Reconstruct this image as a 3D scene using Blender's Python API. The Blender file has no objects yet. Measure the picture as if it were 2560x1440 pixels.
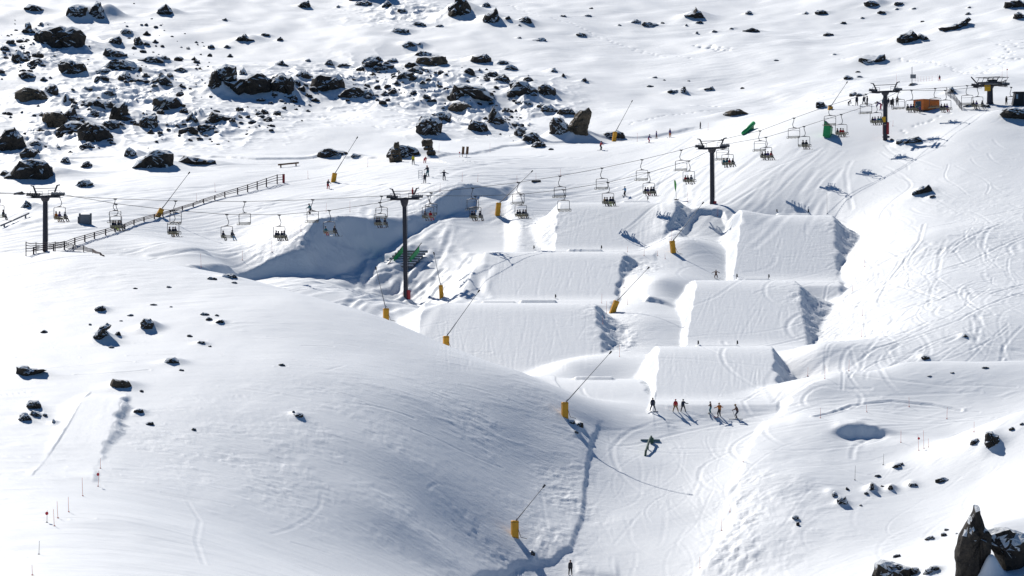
import bpy, bmesh, math, random
import numpy as np
from mathutils import Vector, Matrix

SC = bpy.context.scene
COL = SC.collection
F = 8000.0                                   # focal length in photo pixels (2560 wide), level camera at the origin looking along +Y

# ---------------------------------------------------------------- camera, sky, sun, exposure
cam_d = bpy.data.cameras.new("camera")
cam = bpy.data.objects.new("camera", cam_d); COL.objects.link(cam)
cam.location = (0, 0, 0); cam.rotation_euler = (math.radians(90), 0, 0)
cam_d.sensor_width = 36.0; cam_d.lens = 36.0 * F / 2560.0
cam_d.clip_start = 1.0; cam_d.clip_end = 6000.0
SC.camera = cam

SUN_TRAVEL = Vector((0.58, -1.10, -1.07)).normalized()      # the way the light goes: to the right, towards the camera, down
elev = math.asin(-SUN_TRAVEL.z)
azim = math.atan2(-SUN_TRAVEL.x, -SUN_TRAVEL.y)             # compass bearing of the sun from +Y towards +X
world = bpy.data.worlds.new("World"); SC.world = world; world.use_nodes = True
wn = world.node_tree.nodes; wl = world.node_tree.links; wn.clear()
sky = wn.new("ShaderNodeTexSky"); sky.sky_type = 'NISHITA'; sky.sun_disc = False
sky.sun_elevation = elev; sky.sun_rotation = azim
sky.altitude = 1600; sky.air_density = 0.9; sky.dust_density = 0.0; sky.ozone_density = 4.0
bg = wn.new("ShaderNodeBackground"); bg.inputs[1].default_value = 0.05
wo = wn.new("ShaderNodeOutputWorld")
tint = wn.new("ShaderNodeMix"); tint.data_type = 'RGBA'; tint.blend_type = 'MULTIPLY'; tint.inputs[0].default_value = 1.0
tint.inputs[7].default_value = (0.62, 0.95, 1.20, 1)         # the camera's cool rendering of sky-lit snow
wl.new(sky.outputs[0], tint.inputs[6]); wl.new(tint.outputs[2], bg.inputs[0]); wl.new(bg.outputs[0], wo.inputs[0])
sun_d = bpy.data.lights.new("sun", 'SUN'); sun_d.energy = 5.0; sun_d.angle = math.radians(0.53)
sun_d.color = (1.0, 0.945, 0.875)
sun = bpy.data.objects.new("sun", sun_d); COL.objects.link(sun)
sun.rotation_euler = SUN_TRAVEL.to_track_quat('-Z', 'Y').to_euler()
SC.view_settings.view_transform = 'Standard'; SC.view_settings.look = 'None'
SC.cycles.diffuse_bounces = 1
SC.view_settings.exposure = 0.08; SC.view_settings.gamma = 1.0

# ---------------------------------------------------------------- helpers: numbers
def W(px, py, d):                            # photo pixel at depth d -> world point
    return ((px - 1280.0) * d / F, d, (720.0 - py) * d / F)

def _hash(ix, iy, seed):
    h = (ix.astype(np.int64) * 374761393 + iy.astype(np.int64) * 668265263 + seed * 1274126177) & 0xffffffff
    h = ((h ^ (h >> 13)) * 1274126177) & 0xffffffff
    return ((h ^ (h >> 16)) & 0xffff) / 65535.0

def vnoise(x, y, seed=0):                    # value noise, -1..1
    x0 = np.floor(x); y0 = np.floor(y); fx = x - x0; fy = y - y0
    fx = fx * fx * fx * (fx * (fx * 6 - 15) + 10); fy = fy * fy * fy * (fy * (fy * 6 - 15) + 10)
    x0 = x0.astype(np.int64); y0 = y0.astype(np.int64)
    a = _hash(x0, y0, seed); b = _hash(x0 + 1, y0, seed); c = _hash(x0, y0 + 1, seed); d = _hash(x0 + 1, y0 + 1, seed)
    return ((a * (1 - fx) + b * fx) * (1 - fy) + (c * (1 - fx) + d * fx) * fy) * 2 - 1

def fbm(x, y, octaves=4, seed=0, gain=0.5):
    s = 0; a = 1.0; t = 0
    for k in range(octaves):
        s = s + a * vnoise(x, y, seed + 17 * k); t += a; a *= gain
        x, y = 1.9 * x * 0.8 + 1.9 * y * 0.6 + 3.1, -1.9 * x * 0.6 + 1.9 * y * 0.8 + 7.7
    return s / t

def sstep(a, b, t):
    t = np.clip((t - a) / (b - a), 0, 1); return t * t * (3 - 2 * t)

def smax(a, b, k):
    h = np.clip(0.5 + 0.5 * (a - b) / k, 0, 1)
    return b * (1 - h) + a * h + k * h * (1 - h)

# ---------------------------------------------------------------- terrain control points (photo column, photo row, distance in metres)
CP = """
-100 1600 225;0 1600 228;800 1600 245;1150 1600 285;1500 1600 345;2100 1600 322;2560 1600 290
0 1440 262;400 1440 270;800 1440 310;1100 1440 344;1290 1440 361
0 1300 295;300 1290 300;700 1300 330;1000 1300 350;1200 1330 365;1380 1300 378
0 1160 330;300 1170 333;700 1150 353;1000 1150 368;1100 1150 376;1380 1180 393
0 1010 364;300 1000 368;700 980 379;1050 1000 391;1400 1050 407;1440 1140 399
0 850 404;300 840 406;600 830 410;900 880 408
0 720 437;300 710 438;500 730 434
-100 640 466;0 637 463;100 628 464;250 634 462;400 658 455;500 674 451;600 694 448;700 720 444;800 748 440;960 797 434;1110 862 428;1190 892 424;1280 925 420;1400 985 415;1460 1035 412
-100 660 485;0 655 485;200 650 482;400 690 478
0 600 505;200 600 505;350 640 498;500 668 492;500 620 508;620 690 494
0 560 522;0 520 545;0 480 575;0 440 610;0 350 680;0 200 790;0 0 950
300 600 510;300 550 528;300 500 552;300 450 585;300 400 630;300 300 710;300 150 840;300 0 955
600 600 530;600 500 562;600 450 588;600 400 630;600 300 710;600 150 850;600 0 965
820 500 562;820 472 583;820 420 618;820 390 650;820 300 725;820 150 855;820 0 980
1000 510 562;1110 449 583;1050 410 605;1050 385 640;1050 300 715;1050 200 795;1050 100 880;1050 0 975
1230 440 592;1215 390 640;1215 350 680;1215 250 765;1215 150 850;1215 0 980
1320 400 622;1500 450 600;1500 400 628;1500 375 640;1500 340 700;1500 300 730;1500 200 805;1500 100 885;1500 0 985
1640 348 660;1700 440 592;1750 380 618;1750 322 655;1750 328 688;1750 290 735;1750 200 805;1750 100 885;1750 0 985
1850 500 566;1900 300 650;1900 292 690;1950 420 582;2000 330 606;2000 282 628;2000 288 662;2000 260 722;2000 200 790;2000 100 880;2000 0 975
2120 400 586;2130 300 611;2130 266 622;2130 268 642;2150 245 685;2150 200 755;2150 100 850;2150 0 950
2213 332 600;2213 268 620;2260 500 553;2260 430 572;2300 350 592;2300 277 612;2300 262 630;2300 225 680
2400 550 533;2400 450 559;2400 380 575;2400 330 588;2400 272 609;2400 245 630;2400 200 705;2400 100 815;2400 0 930
2560 600 514;2560 550 527;2560 450 554;2560 350 580;2560 285 599;2560 262 612;2560 235 640;2560 200 690;2560 100 805;2560 0 915
2290 600 520;2400 650 506;2560 700 490;2290 700 494;2270 800 468;2200 870 452;2400 800 462;2560 800 460;2560 880 448
2050 870 451;2150 960 434;2400 880 448
2000 965 425;2100 930 428;2250 910 430;2400 905 432;2560 902 432
2100 945 436;2250 928 438;2400 925 438;2560 922 440
2000 1040 413;2100 1000 419;2300 1000 417;2500 1000 415;2080 1080 404;2300 1095 401;2200 1060 408;2420 1060 406
2270 1130 396;2400 1085 394;2560 1030 392;2400 1090 401;2560 1042 403
2000 1200 386;2200 1200 387;2450 1200 380;2000 1320 370;2250 1320 368;2450 1320 360;1900 1440 357;2100 1440 350;2350 1440 338;2560 1440 331;2560 1250 362;2480 1312 349;2560 1318 347;2410 1350 349;2440 1440 334
1650 1042 418;1850 1047 418;1500 1080 410;1900 1075 412;1480 1150 400;1600 1150 402;1800 1150 402;1500 1300 382;1550 1300 382;1750 1300 382;1450 1440 363;1600 1440 364;1700 1440 363
1950 1010 422;1780 1010 426;1780 960 442;1600 990 430;1500 1000 430;1400 955 440;1420 905 452;1520 955 446;1600 900 455;1545 850 474;1600 885 462;1650 700 506;1720 600 535;1640 800 482;1700 880 468
1300 945 452;1200 925 460;1080 870 470;1060 760 506;1300 790 502;1400 790 502;1560 740 505;1600 760 494
1300 640 532;1400 650 532;1500 650 540;1700 620 532;1760 540 557;1600 540 570;1400 510 577;1320 520 568
1780 790 500;1950 790 500;1960 720 525;1960 650 548;1900 540 560;2050 540 559;1850 880 472;1960 880 472
2150 655 522;2200 690 510;2195 590 536;2080 830 478;2140 850 467;1990 958 446;2040 945 445
"""
# the valley floor below the shaded bank, kept apart from the run above it
CPV = """
0 690 495;200 700 490;400 740 482;600 760 478;800 800 470;960 850 460;1110 905 452;1250 960 443;1380 1010 432
500 740 490;600 730 495;700 722 492;900 745 492;1015 757 520;960 748 508;800 708 506;1000 680 530;1100 640 540;1200 560 560;1250 505 576;1300 515 570
700 704 507;820 690 519;900 650 532;1000 602 545;1100 542 559;1215 494 573
850 640 545;1000 560 562;1100 500 572;1200 440 600;700 650 540;500 690 530
"""
def parse(t):
    return [W(*[float(q) for q in p.split()]) for line in t.strip().splitlines() for p in line.split(';')]
far = []
for px in (-1200, -500, 300, 1280, 2200, 3000, 3700):
    far += [W(px, -160, 1100), W(px, -330, 1350)]
for q in ((-900, 620, 500), (-900, 900, 420), (-900, 1500, 260), (-900, 300, 720), (3400, 600, 510), (3400, 900, 440), (3400, 1400, 340), (3400, 250, 650), (600, 1900, 190), (1500, 1950, 250), (2200, 1900, 250), (-600, 1900, 180), (3000, 1900, 250), (600, 2100, 150), (2000, 2100, 200)):
    far.append(W(*q))
def _phi(r2): return 0.5 * r2 * np.log(r2 + 1e-12)
class Spline:                                 # thin-plate spline through the control points
    def __init__(self, pts):
        c = np.array(pts); self.P = P = c[:, :2] / 100.0; n = self.n = len(P)
        D2 = ((P[:, None, :] - P[None, :, :]) ** 2).sum(-1)
        A = np.zeros((n + 3, n + 3)); A[:n, :n] = _phi(D2) + np.eye(n) * 4e-6
        A[:n, n] = 1; A[:n, n + 1:] = P; A[n, :n] = 1; A[n + 1:, :n] = P.T
        self.w = np.linalg.solve(A, np.concatenate([c[:, 2], np.zeros(3)]))
    def __call__(self, x, y):
        x = x / 100.0; y = y / 100.0; n = self.n
        out = self.w[n] + self.w[n + 1] * x + self.w[n + 2] * y
        for i in range(n):
            out += self.w[i] * _phi((x - self.P[i, 0]) ** 2 + (y - self.P[i, 1]) ** 2)
        return out
PU = parse(CP) + far
BTOP = [W(*q) for q in ((430, 730, 488), (540, 702, 500), (600, 682, 511), (680, 645, 516), (745, 612, 520), (790, 552, 529), (840, 541, 535), (1000, 541, 552), (1040, 535, 557), (1095, 490, 564), (1150, 460, 570), (1185, 455, 575), (1215, 466, 579), (1240, 490, 580))]
UPPER = Spline(PU + [BTOP[k] for k in (2, 3, 4, 5, 7, 9, 10, 12)])
_b = np.array(BTOP)
def near_bank(p): return min(np.hypot(_b[:, 0] - p[0], _b[:, 1] - p[1])) < 9
LOWER = Spline([p for p in PU if not (near_bank(p) or (p[0] < -1 and 470 < p[1] < 600 and p[0] > -95))] + parse(CPV))

def polyline(x, y, pts, closed=False):        # distance to a polyline, and + on its left side, - on its right
    best = np.full(x.shape, 1e9); sgn = np.ones(x.shape)
    pts = [p[:2] for p in pts]
    if closed: pts = pts + [pts[0]]
    for a, b in zip(pts[:-1], pts[1:]):
        dx, dy = b[0] - a[0], b[1] - a[1]; L2 = dx * dx + dy * dy + 1e-9
        t = np.clip(((x - a[0]) * dx + (y - a[1]) * dy) / L2, 0, 1)
        ex = x - a[0] - t * dx; ey = y - a[1] - t * dy; d = np.hypot(ex, ey)
        cr = dx * (y - a[1]) - dy * (x - a[0])
        m = d < best; best = np.where(m, d, best); sgn = np.where(m, np.sign(cr), sgn)
    return best, sgn

# ---------------------------------------------------------------- terrain grid: columns of equal bearing, rows of growing distance
ucore = np.arange(-60, 2621, 2.2)
uL = -60 - np.cumsum(np.geomspace(3, 60, 42)); uR = ucore[-1] + np.cumsum(np.geomspace(3, 60, 42))
UPX = np.concatenate([uL[::-1], ucore, uR])
dcore = [226.0]
while dcore[-1] < 1010: dcore.append(dcore[-1] * (1.0011 if dcore[-1] < 380 else 1.00072))
dn = 226 - np.cumsum(np.geomspace(0.4, 9, 24)); df = dcore[-1] + np.cumsum(np.geomspace(1, 14, 45))
DD = np.concatenate([dn[::-1], dcore, df])
NU, ND = len(UPX), len(DD)
# coarse evaluation of the smooth base, then bicubic-ish upsample by linear steps on a dense enough coarse grid
cu = np.linspace(UPX[0], UPX[-1], 420); cu = np.unique(np.concatenate([np.arange(-80, 2660, 9.0), UPX[0] + 0 * cu[:1], uL[::4], uR[::4], [UPX[-1]]]))
cd = np.unique(np.concatenate([DD[::3], [DD[-1]]]))
CU, CD = np.meshgrid(cu, cd)
CX = (CU - 1280) * CD / F
CZ = UPPER(CX, CD.copy()); CV = LOWER(CX, CD.copy())
def up(z, a, b):                              # upsample along both axes (cubic Catmull-Rom on columns and rows)
    t1 = np.stack([np.interp(UPX, cu, r) for r in z]) if False else None
    iu = np.clip(np.searchsorted(cu, UPX, side='right') - 1, 0, len(cu) - 2); fu = (UPX - cu[iu]) / (cu[iu + 1] - cu[iu])
    z1 = z[:, iu] * (1 - fu) + z[:, iu + 1] * fu
    idd = np.clip(np.searchsorted(cd, DD, side='right') - 1, 0, len(cd) - 2); fd = ((DD - cd[idd]) / (cd[idd + 1] - cd[idd]))[:, None]
    return z1[idd] * (1 - fd) + z1[idd + 1] * fd
Z = up(CZ, 0, 0)
UU, YY = np.meshgrid(UPX, DD)
XX = (UU - 1280) * YY / F
sj = slice(*np.searchsorted(DD, [455, 612])); si = slice(*np.searchsorted(UPX, [-400, 1420]))
x, y = XX[sj, si], YY[sj, si]
d, sg = polyline(x, y, [W(-700, 700, 470)] + BTOP + [W(1290, 480, 590), W(1400, 420, 700)])
d = d + 0.9 * vnoise(x * 0.12, y * 0.12, 3) * np.exp(-((d - 3) / 5) ** 2)
out = np.where(sg < 0, d, 0); ins = np.where(sg > 0, d, 0)
Uz = Z[sj, si]; Vz = up(CV, 0, 0)[sj, si] - 1.5 * ins
bank = Uz - 1.2 * (np.sqrt(out * out + 0.5) - 0.7)
pxg = 1280 + F * x / y
wgt = sstep(430, 560, pxg) * (1 - sstep(1255, 1310, pxg))
Z[sj, si] = Uz * (1 - wgt) + smax(bank, Vz, 0.5) * wgt
ROUGH = np.zeros_like(Z); GROOM = np.zeros_like(Z)

def height(x, y):
    u = 1280 + F * x / y
    i = int(np.clip(np.searchsorted(UPX, u) - 1, 0, NU - 2)); j = int(np.clip(np.searchsorted(DD, y) - 1, 0, ND - 2))
    fu = (u - UPX[i]) / (UPX[i + 1] - UPX[i]); fd = (y - DD[j]) / (DD[j + 1] - DD[j])
    return float((Z[j, i] * (1 - fu) + Z[j, i + 1] * fu) * (1 - fd) + (Z[j + 1, i] * (1 - fu) + Z[j + 1, i + 1] * fu) * fd)

def ground(px, py, dmin=200):                 # the first ground point met at that place of the photo
    i = int(np.clip(np.searchsorted(UPX, px) - 1, 0, NU - 2)); fu = (px - UPX[i]) / (UPX[i + 1] - UPX[i])
    z = Z[:, i] * (1 - fu) + Z[:, i + 1] * fu
    v = 720 - F * z / DD
    ok = np.nonzero((v <= py) & (DD > dmin))[0]
    j = int(ok[0]) if len(ok) else ND - 1
    if j > 0 and v[j - 1] > py:
        t = (v[j - 1] - py) / (v[j - 1] - v[j] + 1e-9); d = DD[j - 1] * (1 - t) + DD[j] * t; zz = z[j - 1] * (1 - t) + z[j] * t
    else: d = DD[j]; zz = z[j]
    return Vector(((px - 1280) * d / F, d, zz))

# ---------------------------------------------------------------- jump landings shaped into the snow
def window(x0, x1, y0, y1):
    j0, j1 = np.searchsorted(DD, [y0, y1]); u = [1280 + F * x / y for x in (x0, x1) for y in (y0, y1)]
    i0, i1 = np.searchsorted(UPX, [min(u), max(u)])
    return slice(max(j0, 0), j1), slice(max(i0, 0), i1)

def landing(kl, kr, vk, dk, fl, fr, vf, dfoot, deck=14.0, ext=6.0, tl=0.8, tr=1.1, round_=0.16, dv=0.0, foot=0.25, flare=0.0):
    """a landing: knuckle from column kl to kr at row vk, distance dk; foot from fl to fr at row vf, distance dfoot"""
    xk0, _, zk = W(kl, vk, dk); xk1 = W(kr, vk, dk)[0]; xf0, _, zf = W(fl, vf, dfoot); xf1 = W(fr, vf, dfoot)[0]
    m = 26
    sj, si = window(min(xk0, xf0) - m, max(xk1, xf1) + m, dfoot - ext - 15, dk + deck + 22)
    x = XX[sj, si]; y = YY[sj, si]
    s = (dk - y) / (dk - dfoot)
    g = np.where(s < 0, 0, s)
    g = np.where((s > -round_) & (s < round_), (s + round_) ** 2 / (4 * round_), g)
    g = np.where(s > 1, 1, g); e = np.clip((s - (1 - foot)) / foot, 0, 1); g = (g - foot * 0.5 * e * e * (s > 1 - foot)) / (1 - foot * 0.5)
    q = np.clip(s, 0, 1.2)
    xl = xk0 + (xf0 - xk0) * q - flare * q * q; xr = xk1 + (xf1 - xk1) * q
    top = zk - (zk - zf) * g - 0.02 * np.clip(y - dk, 0, None) + dv * (x - xk0) / (xk1 - xk0)
    wob = 0.7 * fbm(x * 0.35, y * 0.35, 3, 5)
    latl = np.clip(xl - x + wob * 0.4, 0, None); latr = np.clip(x - xr + wob, 0, None); latb = np.clip(y - dk - deck, 0, None)
    def side(l, t):
        l = np.sqrt(l * l + 0.16) - 0.4; return 1.25 * t * 2.6 * (1 - np.exp(-l / 2.6)) + .28 * l * t + .9 * np.clip(l - 7, 0, None)
    zr = top - side(latl, tl) - side(latr, tr) - side(latb, 0.5)
    o_ = np.clip(dfoot - y, 0, None); zr = zr - 0.13 * o_ - 0.2 * np.clip(o_ - ext, 0, None) ; fade_ = sstep(ext - 1, ext + 10, o_)
    old = Z[sj, si]; zr = zr * (1 - fade_) + (old - 0.8) * fade_
    new = smax(zr, old, 0.35 + 0.5 * (x < xl))
    on = sstep(-0.3, 0.3, zr - old)
    Z[sj, si] = new
    inside = on * (latl < 0.3) * (latr < 0.3)
    GROOM[sj, si] = np.maximum(GROOM[sj, si], inside)
    ROUGH[sj, si] = np.maximum(ROUGH[sj, si] * (1 - on), on * sstep(0.2, 1.2, latr))

landing(1400, 1690, 504, 558, 1385, 1640, 628, 533, tl=1.0, tr=0.85, deck=6, ext=5)
landing(1215, 1560, 628, 524, 1130, 1530, 752, 499, tl=.8, tr=0.85, deck=14, ext=5)
landing(1062, 1484, 757, 482, 1020, 1515, 945, 450, tl=.8, tr=0.8, deck=12, ext=6, round_=0.12)
landing(1855, 2078, 535, 545, 1830, 2095, 704, 513, tl=1.3, tr=0.8, deck=12, ext=5)
landing(1742, 1990, 699, 497, 1712, 2020, 868, 465, tl=1.3, tr=0.85, deck=12, ext=5)
landing(1650, 1930, 866, 449, 1636, 1940, 1002, 424, tl=1.3, tr=1.2, deck=12, ext=3, round_=0.2)
landing(1390, 1600, 948, 437, 1440, 1650, 1035, 419, tl=0.2, tr=0.35, deck=8, ext=2, round_=0.4, foot=0.3)
# ---------------------------------------------------------------- cut edges, berms, tracks, wind texture
def G2(pts): return [tuple(ground(px, py)) for px, py in pts]
def world_window(pts, m):
    xs = [p[0] for p in pts]; ys = [p[1] for p in pts]
    return window(min(xs) - m, max(xs) + m, min(ys) - m, max(ys) + m)

def raise_side(pix, h, wall, fade, side=1, ends=6.0, world=None, wob=0.25):
    """lift the snow on one side of a line: a wall of height h, dying away over `fade` metres"""
    pts = world or G2(pix); sj, si = world_window(pts, fade + 3); x, y = XX[sj, si], YY[sj, si]
    d, sg = polyline(x, y, pts); d = d * sg * side + wob * vnoise(x * 0.6, y * 0.6, 9) * wall
    de = np.minimum(np.hypot(x - pts[0][0], y - pts[0][1]), np.hypot(x - pts[-1][0], y - pts[-1][1]))
    # keep the effect away from the ends
    a = np.array(pts[0][:2]); b = np.array(pts[1][:2]); t0 = ((x - a[0]) * (b - a)[0] + (y - a[1]) * (b - a)[1]) / np.hypot(*(b - a))
    a = np.array(pts[-1][:2]); b = np.array(pts[-2][:2]); t1 = ((x - a[0]) * (b - a)[0] + (y - a[1]) * (b - a)[1]) / np.hypot(*(b - a))
    w = np.where(de < fade + ends, np.minimum(sstep(-ends * .3, ends, t0), sstep(-ends * .3, ends, t1)), 1.0)
    Z[sj, si] += h * w * sstep(-wall * 0.2, wall, d) * (1 - sstep(wall, fade, d))

# left wall of the run in the foreground, then its right edge
raise_side([(1505, 1058), (1482, 1120), (1470, 1200), (1458, 1300), (1432, 1375), (1385, 1408), (1300, 1420), (1215, 1440), (1100, 1500)], .4, 0.6, 8, side=-1)
raise_side([(1905, 1058), (1862, 1120), (1832, 1190), (1818, 1250), (1812, 1310), (1792, 1360), (1760, 1400), (1725, 1460)], 1.1, 1.4, 14, side=1)
# far edge of the upper run: a low wall of snow facing the viewer
raise_side([(-80, 402), (150, 399), (400, 392), (640, 401), (800, 398), (960, 396), (1060, 402), (1180, 389), (1290, 368), (1400, 358), (1500, 348), (1600, 340), (1700, 325), (1760, 312)], 0.42, 0.8, 16, side=1, wob=.6)
# bowl edges between the jumps, the berm by the valley floor
raise_side([(1700, 600), (1725, 560), (1752, 535), (1800, 540), (1852, 560)], 0.9, 0.9, 8, side=1)
raise_side([(1600, 735), (1612, 755), (1660, 762), (1700, 765)], 0.8, 0.8, 6, side=1)
raise_side([(1370, 620), (1388, 595), (1392, 560), (1388, 520)], .7, 1.2, 8, side=1)
raise_side([(1935, 1042), (1960, 1000), (2010, 965), (2080, 940)], 0.7, 1.5, 10, side=-1)
# hollow in the right-hand mound
g = Vector(W(2150, 1080, 403)); sj, si = window(g.x - 16, g.x + 18, g.y - 12, g.y + 12); dx = (XX[sj, si] - g.x); dy = YY[sj, si] - g.y
edge = dy - .9 * np.cos(dx / 4.2) - .12 * vnoise(dx, dx * 0, 8)
Z[sj, si] += .72 * (1.0 * np.exp(-(np.clip(edge - .7, 0, None) / 5) ** 2) * sstep(-.5, 1.1, edge) - 1.25 * np.exp(-(np.clip(-edge, 0, None) / 3.2) ** 2) * (1 - sstep(-.5, 1.1, edge))) * np.exp(-(np.abs(dx - .2) / np.where(dx < 0, 2.9, 3.6)) ** np.where(dx < 0, 3.5, 1.8)) * (1 + .25 * vnoise(dx * .7, dy * .7, 12))
g = ground(2478, 1450); sj, si = window(g.x - 6, g.x + 6, g.y - 6, g.y + 8)
Z[sj, si] += 2.6 * np.exp(-((XX[sj, si] - g.x) / 1.15) ** 2 - ((YY[sj, si] - g.y - .3) / 1.3) ** 2)
# wavy shelves left of the run's upper part
for k, (x0, y0, x1, y1, h) in enumerate(((0, 470, 420, 420, .9), (0, 560, 360, 470, 1.0), (-40, 605, 300, 505, .8), (100, 600, 520, 480, .5), (520, 470, 900, 400, .5), (480, 650, 800, 560, .5), (600, 530, 900, 470, .4))):
    h *= .3
    raise_side([(x0, y0), (x0 * .5 + x1 * .5, y0 * .45 + y1 * .55), (x1, y1)], h, 2.5, 14, side=1, ends=18)

# kicker lips on the decks
def lip(x0, x1, py, d, h):
    a, b = W(x0, py, d), W(x1, py, d)
    sj, si = window(a[0] - 3, b[0] + 3, d - 2, d + 7); x, y = XX[sj, si], YY[sj, si]
    w = sstep(a[0] - .6, a[0] + .1, x) * (1 - sstep(b[0] - .1, b[0] + .6, x)) * sstep(d - .45, d + .25, y) * (1 - sstep(d + 0.8, d + 6, y))
    Z[sj, si] += h * w
LIPS = [(1303, 1388, 487.5, .55), (1208, 1285, 487.5, .35), (1425, 1503, 529, .5), (1340, 1420, 529, .25), (1440, 1530, 440.5, .4), (1945, 2022, 551, .45), (1845, 1920, 502, .35), (1745, 1842, 455, .25), (1560, 1620, 562, .4)]
for x0, x1, d, h in LIPS:
    lip(x0, x1, 720, d, h)
a = W(1605, 1104, 1)
g0, g1 = ground(1604, 1108), ground(1655, 1108)
g0 = ground(1450, 1432); lip(1448, 1540, 1432, g0.y, 0.16)

rng = np.random.RandomState(4)
def track(pts, depth=0.12, width=0.35, berm=0.5, double=0.0):
    """a groove pressed along a world polyline"""
    sj, si = world_window(pts, width * 4 + double); x, y = XX[sj, si], YY[sj, si]
    if x.size == 0: return
    d, _ = polyline(x, y, pts)
    if double: d = np.abs(d - double)
    Z[sj, si] += -depth * np.exp(-(d / width) ** 2) + depth * berm * np.exp(-((d - width * 1.9) / (width * .8)) ** 2)

def curve_pts(p, heading, n, step, turn, wander=0.15, drift=0.0):
    out = []; x, y = p[0], p[1]; h = heading; k = turn
    for i in range(n):
        out.append((x, y)); x += math.cos(h) * step; y += math.sin(h) * step
        k += rng.normal(0, wander * .2); k *= 0.97; h += k * step + rng.normal(0, .03) + drift * math.sin(i * 0.45)
    return out

def tracks_in(box, n, depth=(.05, .14), width=(.18, .35), length=(12, 40), heading=None, hs=.3, turn=.02, wander=.1, drift=0, double=0):
    x0, y0, x1, y1 = box
    for _ in range(n):
        g = ground(rng.uniform(x0, x1), rng.uniform(y0, y1))
        h = heading + rng.normal(0, hs) if heading is not None else rng.uniform(0, 2 * math.pi)
        L = rng.uniform(*length)
        track(curve_pts(g, h, int(L / 1.5), 1.5, rng.normal(0, turn), wander, drift), rng.uniform(*depth), rng.uniform(*width), double=double)

# skied snow on the right-hand slope, linked turns
tracks_in((2160, 340, 2600, 620), 80, depth=(.014, .05), width=(.13, .28), heading=-1.2, turn=.02, drift=.08)
tracks_in((2120, 560, 2600, 880), 120, depth=(.014, .05), width=(.13, .3), heading=-1.9, turn=.02, drift=.08)
tracks_in((2150, 560, 2600, 880), 30, depth=(.025, .07), width=(.15, .35), length=(30, 90), heading=-2.6, turn=.01)
tracks_in((2150, 560, 2600, 880), 60, depth=(.03, .09), width=(.15, .5), length=(3, 9), turn=.05)
tracks_in((2050, 930, 2560, 1060), 16, depth=(.02, .06), heading=3.0, hs=.12, length=(20, 60), turn=.004)
track(G2([(2040, 1042), (2130, 1015), (2230, 1004), (2330, 1012), (2400, 1026)]), .2, .3)
for pts in ([(2250, 715), (2350, 745), (2480, 735), (2560, 712)], [(2200, 700), (2300, 690), (2430, 650), (2560, 590)], [(2150, 900), (2190, 870), (2260, 850), (2400, 800), (2560, 730)], [(2190, 730), (2240, 680), (2300, 600), (2310, 560)], [(2190, 590), (2300, 575), (2440, 545), (2560, 520)], [(2150, 620), (2250, 640), (2380, 620), (2500, 560)]):
    track(G2(pts), .08, .25)
# long sweeping tracks in the valley under the middle tower and on the run above the jumps
tracks_in((900, 520, 1220, 740), 50, depth=(.04, .15), width=(.3, .9), length=(20, 60), heading=-1.82, hs=.2, turn=.004, wander=.015)
tracks_in((1250, 390, 1700, 480), 44, depth=(.02, .08), width=(.25, .8), length=(20, 50), heading=-2.35, hs=.18, turn=.004, wander=.012)
tracks_in((1700, 330, 2130, 500), 60, depth=(.012, .05), width=(.2, .7), length=(20, 60), heading=-1.98, hs=.12, turn=.003, wander=.01)
tracks_in((0, 420, 700, 640), 70, depth=(.012, .06), width=(.2, .9), length=(25, 80), heading=-2.35, hs=.14, turn=.002, wander=.01)
tracks_in((500, 400, 1300, 540), 60, depth=(.012, .06), width=(.2, .8), length=(20, 60), heading=-2.3, hs=.14, turn=.003, wander=.01)
# turns and scratches in the foreground
tracks_in((1480, 1060, 1850, 1420), 110, depth=(.004, .014), width=(.12, .24), length=(6, 22), heading=-1.5, turn=.02, drift=.04)
tracks_in((1900, 1080, 2560, 1420), 90, depth=(.006, .02), width=(.12, .24), length=(10, 40), heading=-2.6, turn=.01, drift=.02)
tracks_in((50, 800, 1300, 1400), 80, depth=(.02, .07), width=(.12, .2), length=(3, 14), heading=-2.9, turn=.03)
for pts in ([(805, 1228), (800, 1265), (775, 1295), (730, 1320), (680, 1335)], [(1372, 1340), (1362, 1290), (1356, 1250), (1350, 1225)], [(640, 985), (670, 990), (700, 984)], [(780, 916), (820, 926), (860, 915)], [(470, 1255), (500, 1300), (490, 1350), (510, 1410)]):
    track(G2(pts), .025, .2)
# marks running down the landings
for (x0, x1, y0, y1) in ((1215, 1540, 645, 740), (1070, 1490, 775, 925), (1410, 1680, 520, 615), (1860, 2070, 550, 690), (1750, 1990, 715, 850), (1655, 1925, 880, 990)):
    for _ in range(60):
        a = rng.uniform(x0, x1); b0 = rng.uniform(y0, y0 + (y1 - y0) * .7); b1 = min(y1, b0 + rng.uniform(.15, .6) * (y1 - y0)); sl = rng.normal(-.18, .22)
        track(G2([(a, b0), (a + sl * (b1 - b0) * .5, b0 * .5 + b1 * .5), (a + sl * (b1 - b0), b1)]), rng.uniform(.003, .011), rng.uniform(.10, .2))
# the small ridge shaped on the front hill
g_ = ground(255, 1000); g2_ = ground(150, 1180)
landing(212, 302, 990, g_.y - 1.2, 90, 225, 1185, g2_.y - .6, tl=.45, tr=.75, deck=5, ext=2, round_=.08)

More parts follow.
